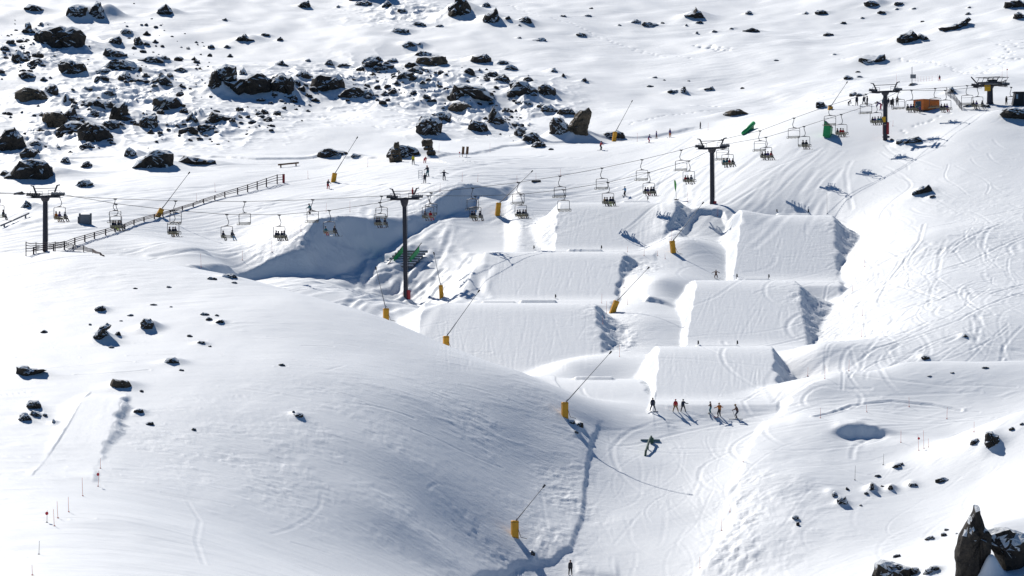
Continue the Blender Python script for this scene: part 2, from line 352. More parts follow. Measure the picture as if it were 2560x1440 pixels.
# footprints: rows of small pits
def footprints(pix, step=1.5, r=.35, depth=.2, scatter=.5):
    pts = G2(pix)
    for a, b in zip(pts[:-1], pts[1:]):
        L = math.hypot(b[0] - a[0], b[1] - a[1]); n = max(1, int(L / step))
        for k in range(n):
            t = k / n; px_, py_ = a[0] + (b[0] - a[0]) * t + rng.normal(0, scatter), a[1] + (b[1] - a[1]) * t + rng.normal(0, scatter)
            sj, si = window(px_ - 1.2, px_ + 1.2, py_ - 1.5, py_ + 1.5); x, y = XX[sj, si], YY[sj, si]
            Z[sj, si] -= depth * np.exp(-(((x - px_) / r) ** 2 + ((y - py_) / (r * 1.6)) ** 2))
footprints([(1280, 10), (1340, 45), (1430, 60), (1530, 100), (1640, 130), (1740, 150)], 2.2, .45, .2)
footprints([(1750, 118), (1790, 130), (1820, 135)], .9, .5, .5, 1.6)
footprints([(1735, 265), (1790, 264)], .9, .5, .5, 2.0)
footprints([(2100, 150), (2250, 138), (2330, 145), (2450, 170)], 1.6)
footprints([(2560, 105), (2500, 145), (2440, 180)], 1.1, .4, .35, 2.5)
footprints([(2400, 195), (2300, 205), (2200, 215), (2100, 225), (2000, 245)], 1.6)
footprints([(1570, 315), (1700, 295), (1850, 268)], 1.6)
footprints([(2250, 330), (2330, 300), (2380, 280)], 1.3)
for _ in range(26):
    footprints([(rng.uniform(810, 1040), rng.uniform(262, 320))] * 2, 1, .5, .2, .1)
    a = rng.uniform(800, 1030); b = rng.uniform(266, 318); footprints([(a, b), (a + 22, b + rng.uniform(-2, 2))], 1.0, .4, .2, 1.2)

def rough_at(px, py, r, s, ry=None):
    g = ground(px, py); ry = ry or r * 1.6; sj, si = window(g.x - r * 2.4, g.x + r * 2.4, g.y - ry * 2.4, g.y + ry * 2.4); x, y = XX[sj, si], YY[sj, si]
    ROUGH[sj, si] = np.maximum(ROUGH[sj, si], s * np.exp(-((x - g.x) / r) ** 2 - ((y - g.y) / ry) ** 2))
for q in ((1330, 560, 6, .7), (1360, 590, 3, .9), (1290, 610, 3, .6), (1730, 520, 3, .8), (1600, 670, 4, .8), (1540, 810, 4, 1), (1570, 860, 4, .9), (1620, 880, 4, .7), (1690, 590, 3, .6),
          (2120, 600, 4, .7), (2030, 760, 4, .9), (2070, 830, 4, .8), (2120, 700, 5, .4), (1850, 1230, 3, .9), (1860, 1300, 3.5, .9), (1840, 1380, 4, .9), (1900, 1350, 6, .4), (1920, 1230, 6, .3),
          (1420, 1250, 4, .6), (1350, 1350, 6, .7), (1260, 1380, 7, .6), (1200, 1330, 8, .35), (1050, 1330, 9, .3), (1400, 1180, 4, .5), (940, 280, 5, .5), (1290, 340, 5, .4), (2450, 560, 18, .25), (2350, 720, 18, .3), (2250, 850, 8, .35),
          (860, 620, 10, .5), (760, 600, 6, .7), (700, 640, 6, .6), (1000, 560, 9, .35), (900, 580, 7, .4), (1160, 470, 5, .5), (1090, 500, 5, .5), (1350, 1060, 6, .4), (1200, 1060, 8, .3), (650, 1180, 12, .35), (500, 1130, 10, .3), (900, 1130, 14, .3), (2060, 620, 3, .6)):
    rough_at(*q[:4])

# natural undulation and texture over the whole sheet
far_w = sstep(610, 720, YY); gw = 1 - 0.9 * GROOM
und = fbm(XX / 34, YY / 46, 4, 21)
Z += far_w * 2.7 * und + (1 - far_w) * 0.16 * fbm(XX / 9, YY / 14, 3, 8) * gw
ripple = fbm((XX * .94 + YY * .34) / 7.0, (YY * .94 - XX * .34) / 1.7, 4, 31, .6)
wind = sstep(-0.25, 0.5, fbm(XX / 26, YY / 34, 2, 77))
Z += (0.05 + 0.06 * far_w) * ripple * gw * (0.35 + 0.9 * wind) * (1 - 0.5 * sstep(1465, 1480, UU) * (1 - sstep(1800, 1830, UU)) * (YY < 416))
ridg = 1 - np.abs(fbm((XX * .8 + YY * .6) / 2.6, (YY * .8 - XX * .6) / 1.1, 3, 51))
field = np.zeros_like(Z)
for (px_, py_, rx, ry, a_) in ((300, 240, 22, 60, 1), (120, 340, 14, 40, 1), (900, 200, 24, 40, 1), (1080, 210, 16, 45, 1), (1180, 300, 14, 40, .9), (100, 150, 14, 50, .8), (500, 310, 16, 35, .9), (1300, 260, 12, 40, .8), (640, 290, 12, 25, .7), (1010, 30, 14, 30, .9)):
    g = ground(px_, py_); field = np.maximum(field, a_ * np.exp(-((XX - g.x) / rx) ** 2 - ((YY - g.y) / ry) ** 2))
lump = 1 - np.abs(fbm(XX / 6.5, YY / 8.5, 4, 131)) * 2
Z += field * 1.5 * (np.clip(lump, 0, 1) ** 2 - .35)
sas = fbm((XX * .9 + YY * .4) / 3.2, (YY * .9 - XX * .4) / .9, 3, 231, .6); cr_ = np.clip(sas - .12, 0, 1)
Z += .09 * cr_ * sstep(-.1, .4, fbm(XX / 18, YY / 22, 3, 301)) * gw * (1 - .6 * (YY > 470) * (YY < 620))
ROUGH[:] = np.clip(ROUGH, 0, 1)
Z += .10 * field * fbm(XX / 1.2, YY / 1.6, 3, 411)
Z += ROUGH * (0.26 * (ridg ** 3 - .4) + 0.22 * fbm(XX / .8, YY / 1.2, 3, 61)) * sstep(-.5, .3, fbm(XX / 5, YY / 6, 2, 91))
Z += GROOM * 0.006 * vnoise(XX / .4, YY / 5, 71) + GROOM * .014 * fbm(XX / 3 + .05 * YY, YY / 7, 4, 72)
# ---------------------------------------------------------------- helpers: objects, meshes, materials
def tag(o, label=None, cat=None, group=None, kind=None):
    if label: o["label"] = label
    if cat: o["category"] = cat
    if group: o["group"] = group
    if kind: o["kind"] = kind
    return o

def thing(name, label, cat, loc=(0, 0, 0), rotz=0.0, group=None, scale=1.0):
    o = bpy.data.objects.new(name, None); COL.objects.link(o); o.empty_display_size = 0.3
    o.location = loc; o.rotation_euler = (0, 0, rotz); o.scale = (scale,) * 3
    return tag(o, label, cat, group)

class MB:
    def __init__(self): self.v = []; self.f = []
    def add(self, vs, fs):
        b = len(self.v); self.v += [tuple(p) for p in vs]; self.f += [tuple(b + i for i in f) for f in fs]; return self
    def box(self, c, s, rot=None, taper=1.0):
        m = rot if rot is not None else Matrix.Identity(3); vs = []
        for z in (-1, 1):
            k = taper if z > 0 else 1.0
            for x, y in ((-1, -1), (1, -1), (1, 1), (-1, 1)):
                vs.append(Vector(c) + m @ Vector((x * s[0] / 2 * k, y * s[1] / 2 * k, z * s[2] / 2)))
        return self.add(vs, [(3, 2, 1, 0), (4, 5, 6, 7), (0, 1, 5, 4), (1, 2, 6, 5), (2, 3, 7, 6), (3, 0, 4, 7)])
    def tube(self, pts, r, n=6, closed=False, flat=1.0):
        pts = [Vector(p) for p in pts]; N = len(pts); rs = r if isinstance(r, (list, tuple)) else [r] * N; vs = []
        up = None
        for i, p in enumerate(pts):
            a = pts[(i - 1) % N] if (closed or i > 0) else p; b = pts[(i + 1) % N] if (closed or i < N - 1) else p
            t = (b - a).normalized()
            if up is None: up = Vector((0, 0, 1)) if abs(t.z) < 0.9 else Vector((0, 1, 0))
            s = t.cross(up).normalized(); up = s.cross(t).normalized()
            for k in range(n):
                an = 2 * math.pi * (k + .5) / n; vs.append(p + s * math.cos(an) * rs[i] + up * math.sin(an) * rs[i] * flat)
        fs = []
        for i in range(N if closed else N - 1):
            j = (i + 1) % N
            for k in range(n): fs.append((i * n + k, i * n + (k + 1) % n, j * n + (k + 1) % n, j * n + k))
        if not closed: fs += [tuple(range(n))[::-1], tuple((N - 1) * n + k for k in range(n))]
        return self.add(vs, fs)
    def prism(self, poly, y0, y1):            # outline in x,z pushed through y
        n = len(poly); vs = [(x, y0, z) for x, z in poly] + [(x, y1, z) for x, z in poly]
        return self.add(vs, [tuple(range(n)), tuple(range(n, 2 * n))[::-1]] + [(i, i + n, (i + 1) % n + n, (i + 1) % n)[::-1] for i in range(n)])
    def build(self, name, mat, parent=None, smooth=False, bevel=0.0):
        me = bpy.data.meshes.new(name); me.from_pydata(self.v, [], self.f); me.update()
        bm = bmesh.new(); bm.from_mesh(me); bmesh.ops.recalc_face_normals(bm, faces=bm.faces)
        if bevel: bmesh.ops.bevel(bm, geom=[e for e in bm.edges if len(e.link_faces) == 2 and e.calc_face_angle(0) > .6], offset=bevel, segments=1, affect='EDGES')
        bm.to_mesh(me); bm.free()
        if smooth: me.polygons.foreach_set("use_smooth", [True] * len(me.polygons))
        me.materials.append(mat); o = bpy.data.objects.new(name, me); COL.objects.link(o)
        if parent: o.parent = parent
        return o

def copy_tree(o, parent=None):
    c = o.copy(); COL.objects.link(c); c.parent = parent
    for ch in o.children: copy_tree(ch, c)
    return c

_mats = {}
def mat(name, col, rough=0.7, metal=0.0, var=0.25, scale=3.0, bump=0.0):
    if name in _mats: return _mats[name]
    m = bpy.data.materials.new(name); m.use_nodes = True; N = m.node_tree.nodes; L = m.node_tree.links; b = N["Principled BSDF"]
    b.inputs["Roughness"].default_value = rough; b.inputs["Metallic"].default_value = metal
    tc = N.new("ShaderNodeTexCoord"); nz = N.new("ShaderNodeTexNoise"); nz.inputs["Scale"].default_value = scale; nz.inputs["Detail"].default_value = 5
    L.new(tc.outputs["Object"], nz.inputs["Vector"])
    mx = N.new("ShaderNodeMix"); mx.data_type = 'RGBA'
    mx.inputs[6].default_value = tuple(c * (1 - var) for c in col) + (1,); mx.inputs[7].default_value = tuple(min(1, c * (1 + var)) for c in col) + (1,)
    L.new(nz.outputs["Fac"], mx.inputs[0]); L.new(mx.outputs[2], b.inputs["Base Color"])
    if bump:
        bp = N.new("ShaderNodeBump"); bp.inputs["Strength"].default_value = bump; bp.inputs["Distance"].default_value = .05
        L.new(nz.outputs["Fac"], bp.inputs["Height"]); L.new(bp.outputs[0], b.inputs["Normal"])
    _mats[name] = m; return m

def mat_rock(name, c1, c2, snow=0.62, patch=0.5):
    """bare rock with snow lying on its upward faces and in its hollows"""
    m = bpy.data.materials.new(name); m.use_nodes = True; N = m.node_tree.nodes; L = m.node_tree.links; b = N["Principled BSDF"]
    b.inputs["Roughness"].default_value = 0.85; b.inputs["Specular IOR Level"].default_value = 0.2
    tc = N.new("ShaderNodeTexCoord"); oi = N.new("ShaderNodeObjectInfo")
    off = N.new("ShaderNodeVectorMath"); off.operation = 'ADD'; L.new(tc.outputs["Object"], off.inputs[0])
    mulr = N.new("ShaderNodeMath"); mulr.operation = 'MULTIPLY'; mulr.inputs[1].default_value = 57.0; L.new(oi.outputs["Random"], mulr.inputs[0]); L.new(mulr.outputs[0], off.inputs[1])
    n1 = N.new("ShaderNodeTexNoise"); n1.inputs["Scale"].default_value = 1.1; n1.inputs["Detail"].default_value = 9; n1.inputs["Roughness"].default_value = .65; L.new(off.outputs[0], n1.inputs["Vector"])
    cr = N.new("ShaderNodeValToRGB"); cr.color_ramp.elements[0].position = .3; cr.color_ramp.elements[1].position = .72
    cr.color_ramp.elements[0].color = c1 + (1,); cr.color_ramp.elements[1].color = c2 + (1,); L.new(n1.outputs["Fac"], cr.inputs[0])
    n2 = N.new("ShaderNodeTexNoise"); n2.inputs["Scale"].default_value = .42; n2.inputs["Detail"].default_value = 4; n2.inputs["Roughness"].default_value = .6; L.new(off.outputs[0], n2.inputs["Vector"])
    geo = N.new("ShaderNodeNewGeometry"); sep = N.new("ShaderNodeSeparateXYZ"); L.new(geo.outputs["Normal"], sep.inputs[0])
    a = N.new("ShaderNodeMath"); a.operation = 'SUBTRACT'; L.new(n2.outputs["Fac"], a.inputs[0]); a.inputs[1].default_value = .5
    k = N.new("ShaderNodeMath"); k.operation = 'MULTIPLY_ADD'; k.inputs[1].default_value = 2.4 * patch; L.new(a.outputs[0], k.inputs[0]); L.new(sep.outputs["Z"], k.inputs[2])
    r2 = N.new("ShaderNodeMapRange"); r2.inputs[1].default_value = snow - .03; r2.inputs[2].default_value = snow + .03; L.new(k.outputs[0], r2.inputs[0])
    mx = N.new("ShaderNodeMix"); mx.data_type = 'RGBA'; L.new(r2.outputs[0], mx.inputs[0]); L.new(cr.outputs[0], mx.inputs[6]); mx.inputs[7].default_value = (0.785, 0.825, 0.855, 1)
    L.new(mx.outputs[2], b.inputs["Base Color"])
    bp = N.new("ShaderNodeBump"); bp.inputs["Strength"].default_value = 1.0; bp.inputs["Distance"].default_value = .6; L.new(n1.outputs["Fac"], bp.inputs["Height"]); L.new(bp.outputs[0], b.inputs["Normal"])
    return m
M_ROCK = mat_rock("dark_rock", (.02, .019, .02), (.078, .066, .053), snow=.57)
M_ROCKS = mat_rock("snowy_rock", (.02, .019, .02), (.078, .066, .053), snow=.40, patch=.6)
M_BARE = mat_rock("bare_rock", (.045, .038, .03), (.17, .135, .095), snow=.86, patch=.25)
STEEL = mat("dark_steel", (.045, .043, .055), .55, .3)
GREYST = mat("galvanised_steel", (.22, .22, .23), .5, .5)
CHAIRST = mat("chair_steel", (.09, .09, .10), .5, .4)
SLAT = mat("weathered_slat", (.38, .33, .22), .8)
PAD = mat("grey_seat_pad", (.33, .32, .30), .8)
YEL = mat("yellow_foam", (.72, .34, .015), .6, var=.18, scale=2)
REDP = mat("red_padding", (.33, .02, .03), .7)
WOOD = mat("weathered_wood", (.055, .035, .038), .85, scale=6)
TAN = mat("brown_board", (.16, .085, .045), .8)
GREEN = mat("green_panel", (.02, .34, .10), .5)
GREEND = mat("dark_green_steel", (.02, .07, .045), .5)
BLACK = mat("black_plastic", (.012, .012, .014), .6)
ORANGE = mat("orange_paint", (.72, .17, .015), .5, var=.15)
GLASS = mat("dark_glass", (.02, .03, .045), .15)
PINK = mat("orange_bamboo", (.75, .22, .16), .7)
DARKP = mat("dark_bamboo", (.06, .05, .05), .7)
REDM = mat("red_panel", (.6, .03, .04), .6)
YSIGN = mat("yellow_sign", (.75, .42, .01), .5, var=.05)
GREYB = mat("grey_board", (.18, .19, .21), .7)
FLAGG = mat("green_flag", (.12, .45, .10), .7)
# ---------------------------------------------------------------- rocks
RR = random.Random(11)
def rock_mesh(outline, thick_f, thick_b, seed, rings=3, sub=0):
    """outline: points (x, z) in metres, anticlockwise; bulges towards the viewer and away"""
    r = random.Random(seed); n = len(outline)
    cx = sum(p[0] for p in outline) / n; cz = sum(p[1] for p in outline) / n
    size = max(p[0] for p in outline) - min(p[0] for p in outline)
    pts = []
    for i in range(n):                        # resample with broken edges
        a, b = outline[i], outline[(i + 1) % n]; L = math.hypot(b[0] - a[0], b[1] - a[1])
        k = max(1, int(L / (size * (.16 if n < 12 else .2))))
        for q in range(k):
            t = q / k; j = size * .022 if q else 0
            pts.append((a[0] + (b[0] - a[0]) * t + r.uniform(-j, j), a[1] + (b[1] - a[1]) * t + r.uniform(-j, j)))
    n = len(pts); vs = []; fs = []
    ox, oz = r.uniform(-.18, .18) * size, r.uniform(-.05, .15) * size
    prof = [(1.0, 0.0), (.82, .62), (.5, .93), (.2, 1.0)] if rings >= 3 else [(1, 0), (.7, .75), (.3, 1)]
    ring_idx = []
    def ring(s, y, shift):
        idx = []
        for (x, z) in pts:
            j = size * .035 * (s < 1)
            idx.append(len(vs)); vs.append((cx + (x - cx) * s + ox * shift + r.uniform(-j, j), y + r.uniform(-j, j) * 1.6, cz + (z - cz) * s + oz * shift + r.uniform(-j, j)))
        return idx
    mid = ring(1, 0, 0)
    for sgn, th in ((-1, thick_f), (1, thick_b)):
        prev = mid
        for s, y in prof[1:]:
            cur = ring(s, sgn * y * th, 1 - s)
            for i in range(n):
                q = (prev[i], prev[(i + 1) % n], cur[(i + 1) % n], cur[i]); fs.append(q if sgn < 0 else q[::-1])
            prev = cur
        c = len(vs); vs.append((cx + ox, sgn * th, cz + oz))
        for i in range(n): fs.append((prev[i], prev[(i + 1) % n], c) if sgn < 0 else (prev[(i + 1) % n], prev[i], c))
    me = bpy.data.meshes.new("rock"); me.from_pydata(vs, [], fs); me.update()
    bm = bmesh.new(); bm.from_mesh(me); bmesh.ops.recalc_face_normals(bm, faces=bm.faces)
    if sub:
        bmesh.ops.subdivide_edges(bm, edges=bm.edges[:], cuts=sub, use_grid_fill=True)
        from mathutils import noise
        for v in bm.verts:
            p = v.co * (3.2 / size) + Vector((seed, 0, 0)); d = noise.fractal(p, 1.0, 2.0, 4) * .055 + (abs(noise.noise(p * 1.7)) - .25) * .05
            v.co += v.normal * d * size
    bm.to_mesh(me); bm.free(); return me

def auto_outline(w, h, seed, shape):
    r = random.Random(seed)
    if shape == 'slab': base = [(-.5, -.3), (-.5, .35), (-.3, .72), (.0, .95), (.3, 1.0), (.5, .62), (.47, -.3)]
    elif shape == 'peak': base = [(-.5, -.3), (-.46, .15), (-.25, .45), (-.06, 1.0), (.08, .95), (.28, .5), (.5, .12), (.48, -.3)]
    elif shape == 'block': base = [(-.48, -.3), (-.5, .6), (-.38, .9), (.0, 1.0), (.35, .92), (.5, .6), (.48, -.3)]
    elif shape == 'flat': base = [(-.5, -.2), (-.42, .5), (-.1, .9), (.25, 1.0), (.5, .3), (.45, -.25)]
    else: base = [(-.47, -.3), (-.5, .3), (-.36, .72), (-.1, 1.0), (.16, .93), (.4, .6), (.5, .2), (.46, -.3)]
    fl = r.random() < .5
    out = [((-x if fl else x) * w + r.uniform(-.06, .06) * w, (z * h if z < .9 else z * h) + r.uniform(-.09, .09) * h * (z > 0)) for x, z in base]
    return out[::-1] if fl else out

ROCKN = 0; TODO = []
def place_rock(cx, base, w, h, shape='round', label=None, name='rock', m=None, outline=None, drift=True, thick=None, group=None):
    global ROCKN
    g = ground(cx, base); s = g.y / F; wm, hm = w * s, h * s
    seed = int(cx * 7 + base * 13)
    if outline: ol = [((x - cx) * s, (base - y) * s) for x, y in outline]
    else: ol = auto_outline(wm, hm, seed, shape)
    lo = min(p[1] for p in ol)
    ol = [(x, z - (.35 * hm if z < .12 * hm else 0)) for x, z in ol]
    th = thick or (.42 if w > 20 else .5)
    depth = min(wm, hm * 1.8)
    big = w > 26
    me = rock_mesh(ol, depth * th, depth * th * 1.5 + .2, seed, 3, 1 if big else 0)
    if w > 60:
        pass
    if m is None: m = M_ROCKS if RR.random() < (.6 if w > 24 else .25) else M_ROCK
    me.materials.append(m)
    o = bpy.data.objects.new(name, me); COL.objects.link(o); o.location = (g.x, g.y + depth * th * .55, g.z)
    if not label: TODO.append((o, cx, base - h / 2, w, h, shape)); label = 'x'
    tag(o, label, "rock", group or ("rocks in the snow" if w <= 60 else "large boulders"))
    if drift and hm > .5:
        sj, si = window(g.x - wm * 2, g.x + wm * 2, g.y - wm, g.y + wm * 3); x, y = XX[sj, si], YY[sj, si]
        kx = RR.uniform(-.25, .35) * wm
        Z[sj, si] += RR.uniform(.3, .62) * hm * np.exp(-((x - g.x - kx) / (wm * .6)) ** 2 - ((y - g.y - 1.0 * depth) / (depth * .62 + .4)) ** 2)
        Z[sj, si] += .22 * hm * np.exp(-((x - g.x + kx) / (wm * .8)) ** 2 - ((y - g.y - .2 * depth) / (depth * .5 + .4)) ** 2)
    ROCKN += 1
    return o

# the boulders one can tell apart
place_rock(146, 126, 134, 56, label="huge flat-topped block of dark stone, upper left", name="boulder", outline=[(212, 90), (205, 75), (190, 70), (120, 68), (98, 72), (79, 88), (84, 108), (100, 124), (150, 130), (195, 131), (207, 120)], thick=.35, m=M_ROCK)
place_rock(628, 246, 132, 66, label="huge dark boulder in the middle of the boulder field with a sloping snowy shoulder", name="boulder", outline=[(690, 230), (678, 196), (660, 181), (628, 186), (598, 200), (566, 214), (562, 232), (580, 246), (640, 250)], m=M_ROCK, thick=.35)
place_rock(563, 222, 64, 60, 'block', label="tall rounded boulder with a snow patch left of the huge middle boulder", name="boulder", m=M_ROCKS)
place_rock(704, 236, 66, 50, 'block', label="dark square boulder touching the right side of the huge middle boulder", name="boulder", m=M_ROCK)
place_rock(815, 233, 96, 50, label="wide dark boulder with jagged top right of the huge middle boulder", name="boulder", outline=[(860, 225), (857, 195), (845, 182), (825, 186), (800, 183), (778, 195), (770, 215), (778, 232), (830, 235)], m=M_ROCK, thick=.35)
place_rock(1080, 168, 88, 30, 'block', label="wide grey-brown rock outcrop at the top edge of the boulder field", name="boulder", m=M_BARE)
place_rock(1203, 162, 54, 32, label="lone saddle-shaped dark boulder on the snow above the boulder field", name="boulder", outline=[(1230, 158), (1229, 145), (1215, 133), (1208, 133), (1196, 142), (1182, 140), (1177, 152), (1184, 162), (1220, 163)], m=M_ROCK)
place_rock(1176, 256, 122, 48, label="huge boulder with a broad snow cap near the centre top", name="boulder", outline=[(1238, 250), (1232, 232), (1215, 222), (1190, 214), (1165, 212), (1135, 212), (1122, 226), (1116, 240), (1120, 255), (1180, 259)], m=M_ROCKS, thick=.35)
place_rock(1150, 279, 62, 26, 'round', label="rounded grey boulder below the huge snow-capped boulder", name="boulder", m=M_BARE)
place_rock(1238, 314, 58, 48, 'peak', label="steep dark triangular boulder with snow on its right flank", name="boulder", m=M_ROCK)
place_rock(1196, 334, 52, 36, 'slab', label="leaning dark boulder left of the steep triangular one", name="boulder", m=M_ROCK)
place_rock(1440, 354, 90, 88, label="giant leaning brown slab of rock pointing up to the right", name="boulder", outline=[(1476, 300), (1478, 280), (1472, 268), (1460, 270), (1440, 284), (1425, 306), (1412, 322), (1402, 340), (1418, 352), (1448, 357), (1464, 345)], m=M_BARE, thick=.35)
place_rock(1400, 338, 62, 46, 'slab', label="snow-splashed dark boulder leaning on the left of the giant slab", name="boulder", m=M_ROCKS)
place_rock(1305, 238, 70, 38, 'round', label="rounded boulder with a small snow spot, left of a pair near the centre top", name="boulder", m=M_ROCK)
place_rock(1364, 240, 54, 32, 'round', label="rounded dark boulder, right one of a pair near the centre top", name="boulder", m=M_ROCK)
place_rock(1330, 362, 58, 34, 'round', label="snow-covered dark boulder left of the giant leaning slab's foot", name="boulder", m=M_ROCKS)
place_rock(1150, 46, 92, 66, 'peak', label="large pointed dark boulder at the top edge of the photo", name="boulder", m=M_ROCK)
place_rock(925, -8, 120, 120, 'peak', label="tall dark peak of rock cut off by the photo's top edge, casting a long shadow", name="boulder", m=M_ROCK, drift=False)
place_rock(1232, 60, 66, 42, 'peak', label="pointed boulder right of the large pointed one at the top edge", name="boulder", m=M_ROCK)
place_rock(243, 50, 60, 52, 'peak', label="tall dark boulder split by a snow streak, top left", name="boulder", m=M_ROCKS)
place_rock(188, 44, 56, 38, 'slab', label="dark boulder directly left of the split one, top left", name="boulder", m=M_ROCKS)
place_rock(78, 256, 84, 42, 'slab', label="large brown-grey slanting boulder near the left edge of the boulder field", name="boulder", m=M_BARE)
place_rock(415, 279, 80, 38, 'block', label="trapezoid boulder with white snow patches alone on smooth snow", name="boulder", m=M_ROCKS)
place_rock(302, 308, 84, 52, 'peak', label="sharp peaked boulder with snow on its slanting left side", name="boulder", m=M_ROCK)
place_rock(135, 326, 62, 50, 'block', label="brown squarish boulder in the dense pile at the left", name="boulder", m=M_BARE)
place_rock(178, 338, 84, 36, 'slab', label="wide dark boulder at the front of the dense pile at the left", name="boulder", m=M_ROCK)
place_rock(238, 360, 84, 58, 'slab', label="long dark boulder sloping down right out of the dense pile", name="boulder", m=M_ROCK)
place_rock(22, 382, 80, 62, 'round', label="big round black boulder cut by the left edge of the photo", name="boulder", m=M_ROCK)
place_rock(76, 455, 124, 56, label="huge low dark boulder with a snow streak at the left edge above the lift", name="boulder", outline=[(134, 436), (125, 415), (105, 403), (75, 400), (45, 404), (25, 425), (8, 444), (30, 452), (95, 457)], m=M_ROCK, thick=.35)
place_rock(382, 428, 104, 56, label="huge round-topped boulder under a thick white snow cap above the fence", name="boulder", outline=[(432, 410), (430, 385), (410, 374), (385, 374), (360, 385), (340, 400), (330, 418), (360, 427), (432, 430)], m=M_ROCKS, thick=.35)
place_rock(490, 416, 118, 28, 'flat', label="long low rock wall right of the snow-capped boulder above the fence", name="boulder", m=M_ROCK)
place_rock(832, 394, 80, 24, label="low whale-backed dark rock behind a snow gun lance", name="boulder", outline=[(880, 392), (865, 382), (830, 371), (806, 371), (793, 380), (792, 394)], m=M_ROCK)
place_rock(1010, 396, 100, 36, 'flat', label="low dark outcrop behind the person in yellow", name="boulder", m=M_ROCKS)
place_rock(1072, 345, 64, 58, 'block', label="tall rugged boulder with a snow apron above the rock stacks", name="boulder", m=M_ROCKS)
place_rock(183, 186, 76, 40, 'slab', label="large leaning dark boulder with one round snow spot, upper left", name="boulder", m=M_ROCK)
place_rock(300, 182, 98, 36, 'round', label="wide boulder with a big snow patch on its face, upper left", name="boulder", m=M_ROCKS)
place_rock(1740, 50, 66, 36, label="lone dark pyramid-shaped rock on the upper right snowfield", name="boulder", outline=[(1775, 49), (1755, 32), (1740, 15), (1730, 32), (1708, 36), (1725, 44), (1760, 52)], m=M_ROCK)
place_rock(1837, 292, 82, 22, label="low brown-grey hump of rock behind the jump run's crest", name="boulder", outline=[(1878, 288), (1860, 276), (1840, 272), (1815, 277), (1798, 292)], m=M_BARE)
place_rock(2182, 161, 74, 28, label="low wedge of rock rising to the right on the upper right snowfield", name="boulder", outline=[(2215, 150), (2214, 133), (2190, 146), (2150, 147), (2145, 160), (2185, 164)], m=M_ROCKS)
place_rock(2268, 111, 54, 36, 'slab', label="dark boulder, larger of two side by side on the upper right snowfield", name="boulder", m=M_ROCK)
place_rock(2385, 79, 78, 42, label="long curved rock sloping up to the right beneath a snow bank, upper right", name="boulder", outline=[(2430, 48), (2424, 40), (2405, 50), (2370, 66), (2348, 70), (2365, 79), (2395, 78)], m=M_ROCK)
place_rock(2538, 22, 66, 26, 'flat', label="dark rock in the top right corner of the photo", name="boulder", m=M_ROCK)
place_rock(2550, 50, 36, 22, 'round', label="rock just below the one in the top right corner", m=M_ROCK)
place_rock(2538, 302, 110, 36, label="big snow-patched rock at the right edge below the black hut", name="boulder", outline=[(2600, 290), (2570, 268), (2530, 266), (2505, 272), (2500, 285), (2530, 300), (2590, 305)], m=M_ROCKS)
place_rock(365, 829, 42, 36, label="dark upright rock casting a blue shadow on the front snow hill", name="boulder", outline=[(384, 824), (383, 805), (374, 797), (358, 794), (350, 806), (346, 828)], m=M_ROCK)
place_rock(252, 856, 48, 46, label="crescent of dark rock left of the upright rock on the front hill", outline=[(262, 858), (258, 848), (270, 838), (262, 826), (278, 812), (266, 807), (250, 814), (238, 832), (227, 846), (245, 855)], m=M_ROCK)
place_rock(72, 943, 90, 26, label="wedge-shaped rock tapering to the right near the left edge of the front hill", outline=[(118, 925), (90, 927), (70, 922), (66, 915), (38, 916), (38, 944), (70, 945), (96, 936)], m=M_ROCK)
place_rock(300, 973, 56, 28, 'slab', label="ribbed olive-brown rock at the head of the small snow ridge on the front hill", m=M_BARE)
place_rock(2425, 1452, 90, 190, label="giant dark rock spire with a white snow patch in the bottom right corner", name="boulder", outline=[(2482, 1385), (2484, 1340), (2464, 1318), (2456, 1285), (2448, 1264), (2438, 1266), (2418, 1306), (2402, 1340), (2388, 1385), (2398, 1452), (2440, 1452), (2462, 1415)], m=M_ROCK, drift=False, thick=.45)
place_rock(2532, 1424, 100, 110, label="giant dark boulder joined to the right of the spire in the bottom right corner", name="boulder", outline=[(2590, 1380), (2575, 1345), (2545, 1330), (2520, 1318), (2492, 1322), (2466, 1328), (2456, 1348), (2478, 1372), (2498, 1395), (2515, 1420), (2550, 1418)], m=M_ROCKS, drift=False, thick=.45)
place_rock(2232, 1462, 96, 58, label="dark rock with a snow crown cut by the bottom edge, right of centre", name="boulder", outline=[(2284, 1420), (2262, 1415), (2225, 1402), (2205, 1398), (2192, 1412), (2184, 1440), (2184, 1470), (2285, 1470)], m=M_ROCKS, drift=False)
place_rock(2483, 1119, 42, 44, 'slab', label="dark hourglass-shaped rock on the far right front slope", m=M_ROCK)
place_rock(2358, 1203, 44, 10, 'flat', label="smooth long flat rock lying alone on the right front slope", m=M_ROCK)
place_rock(1535, 352, 60, 28, 'round', label="snow-sided rock directly behind the snow gun near the giant slab", m=M_ROCK)
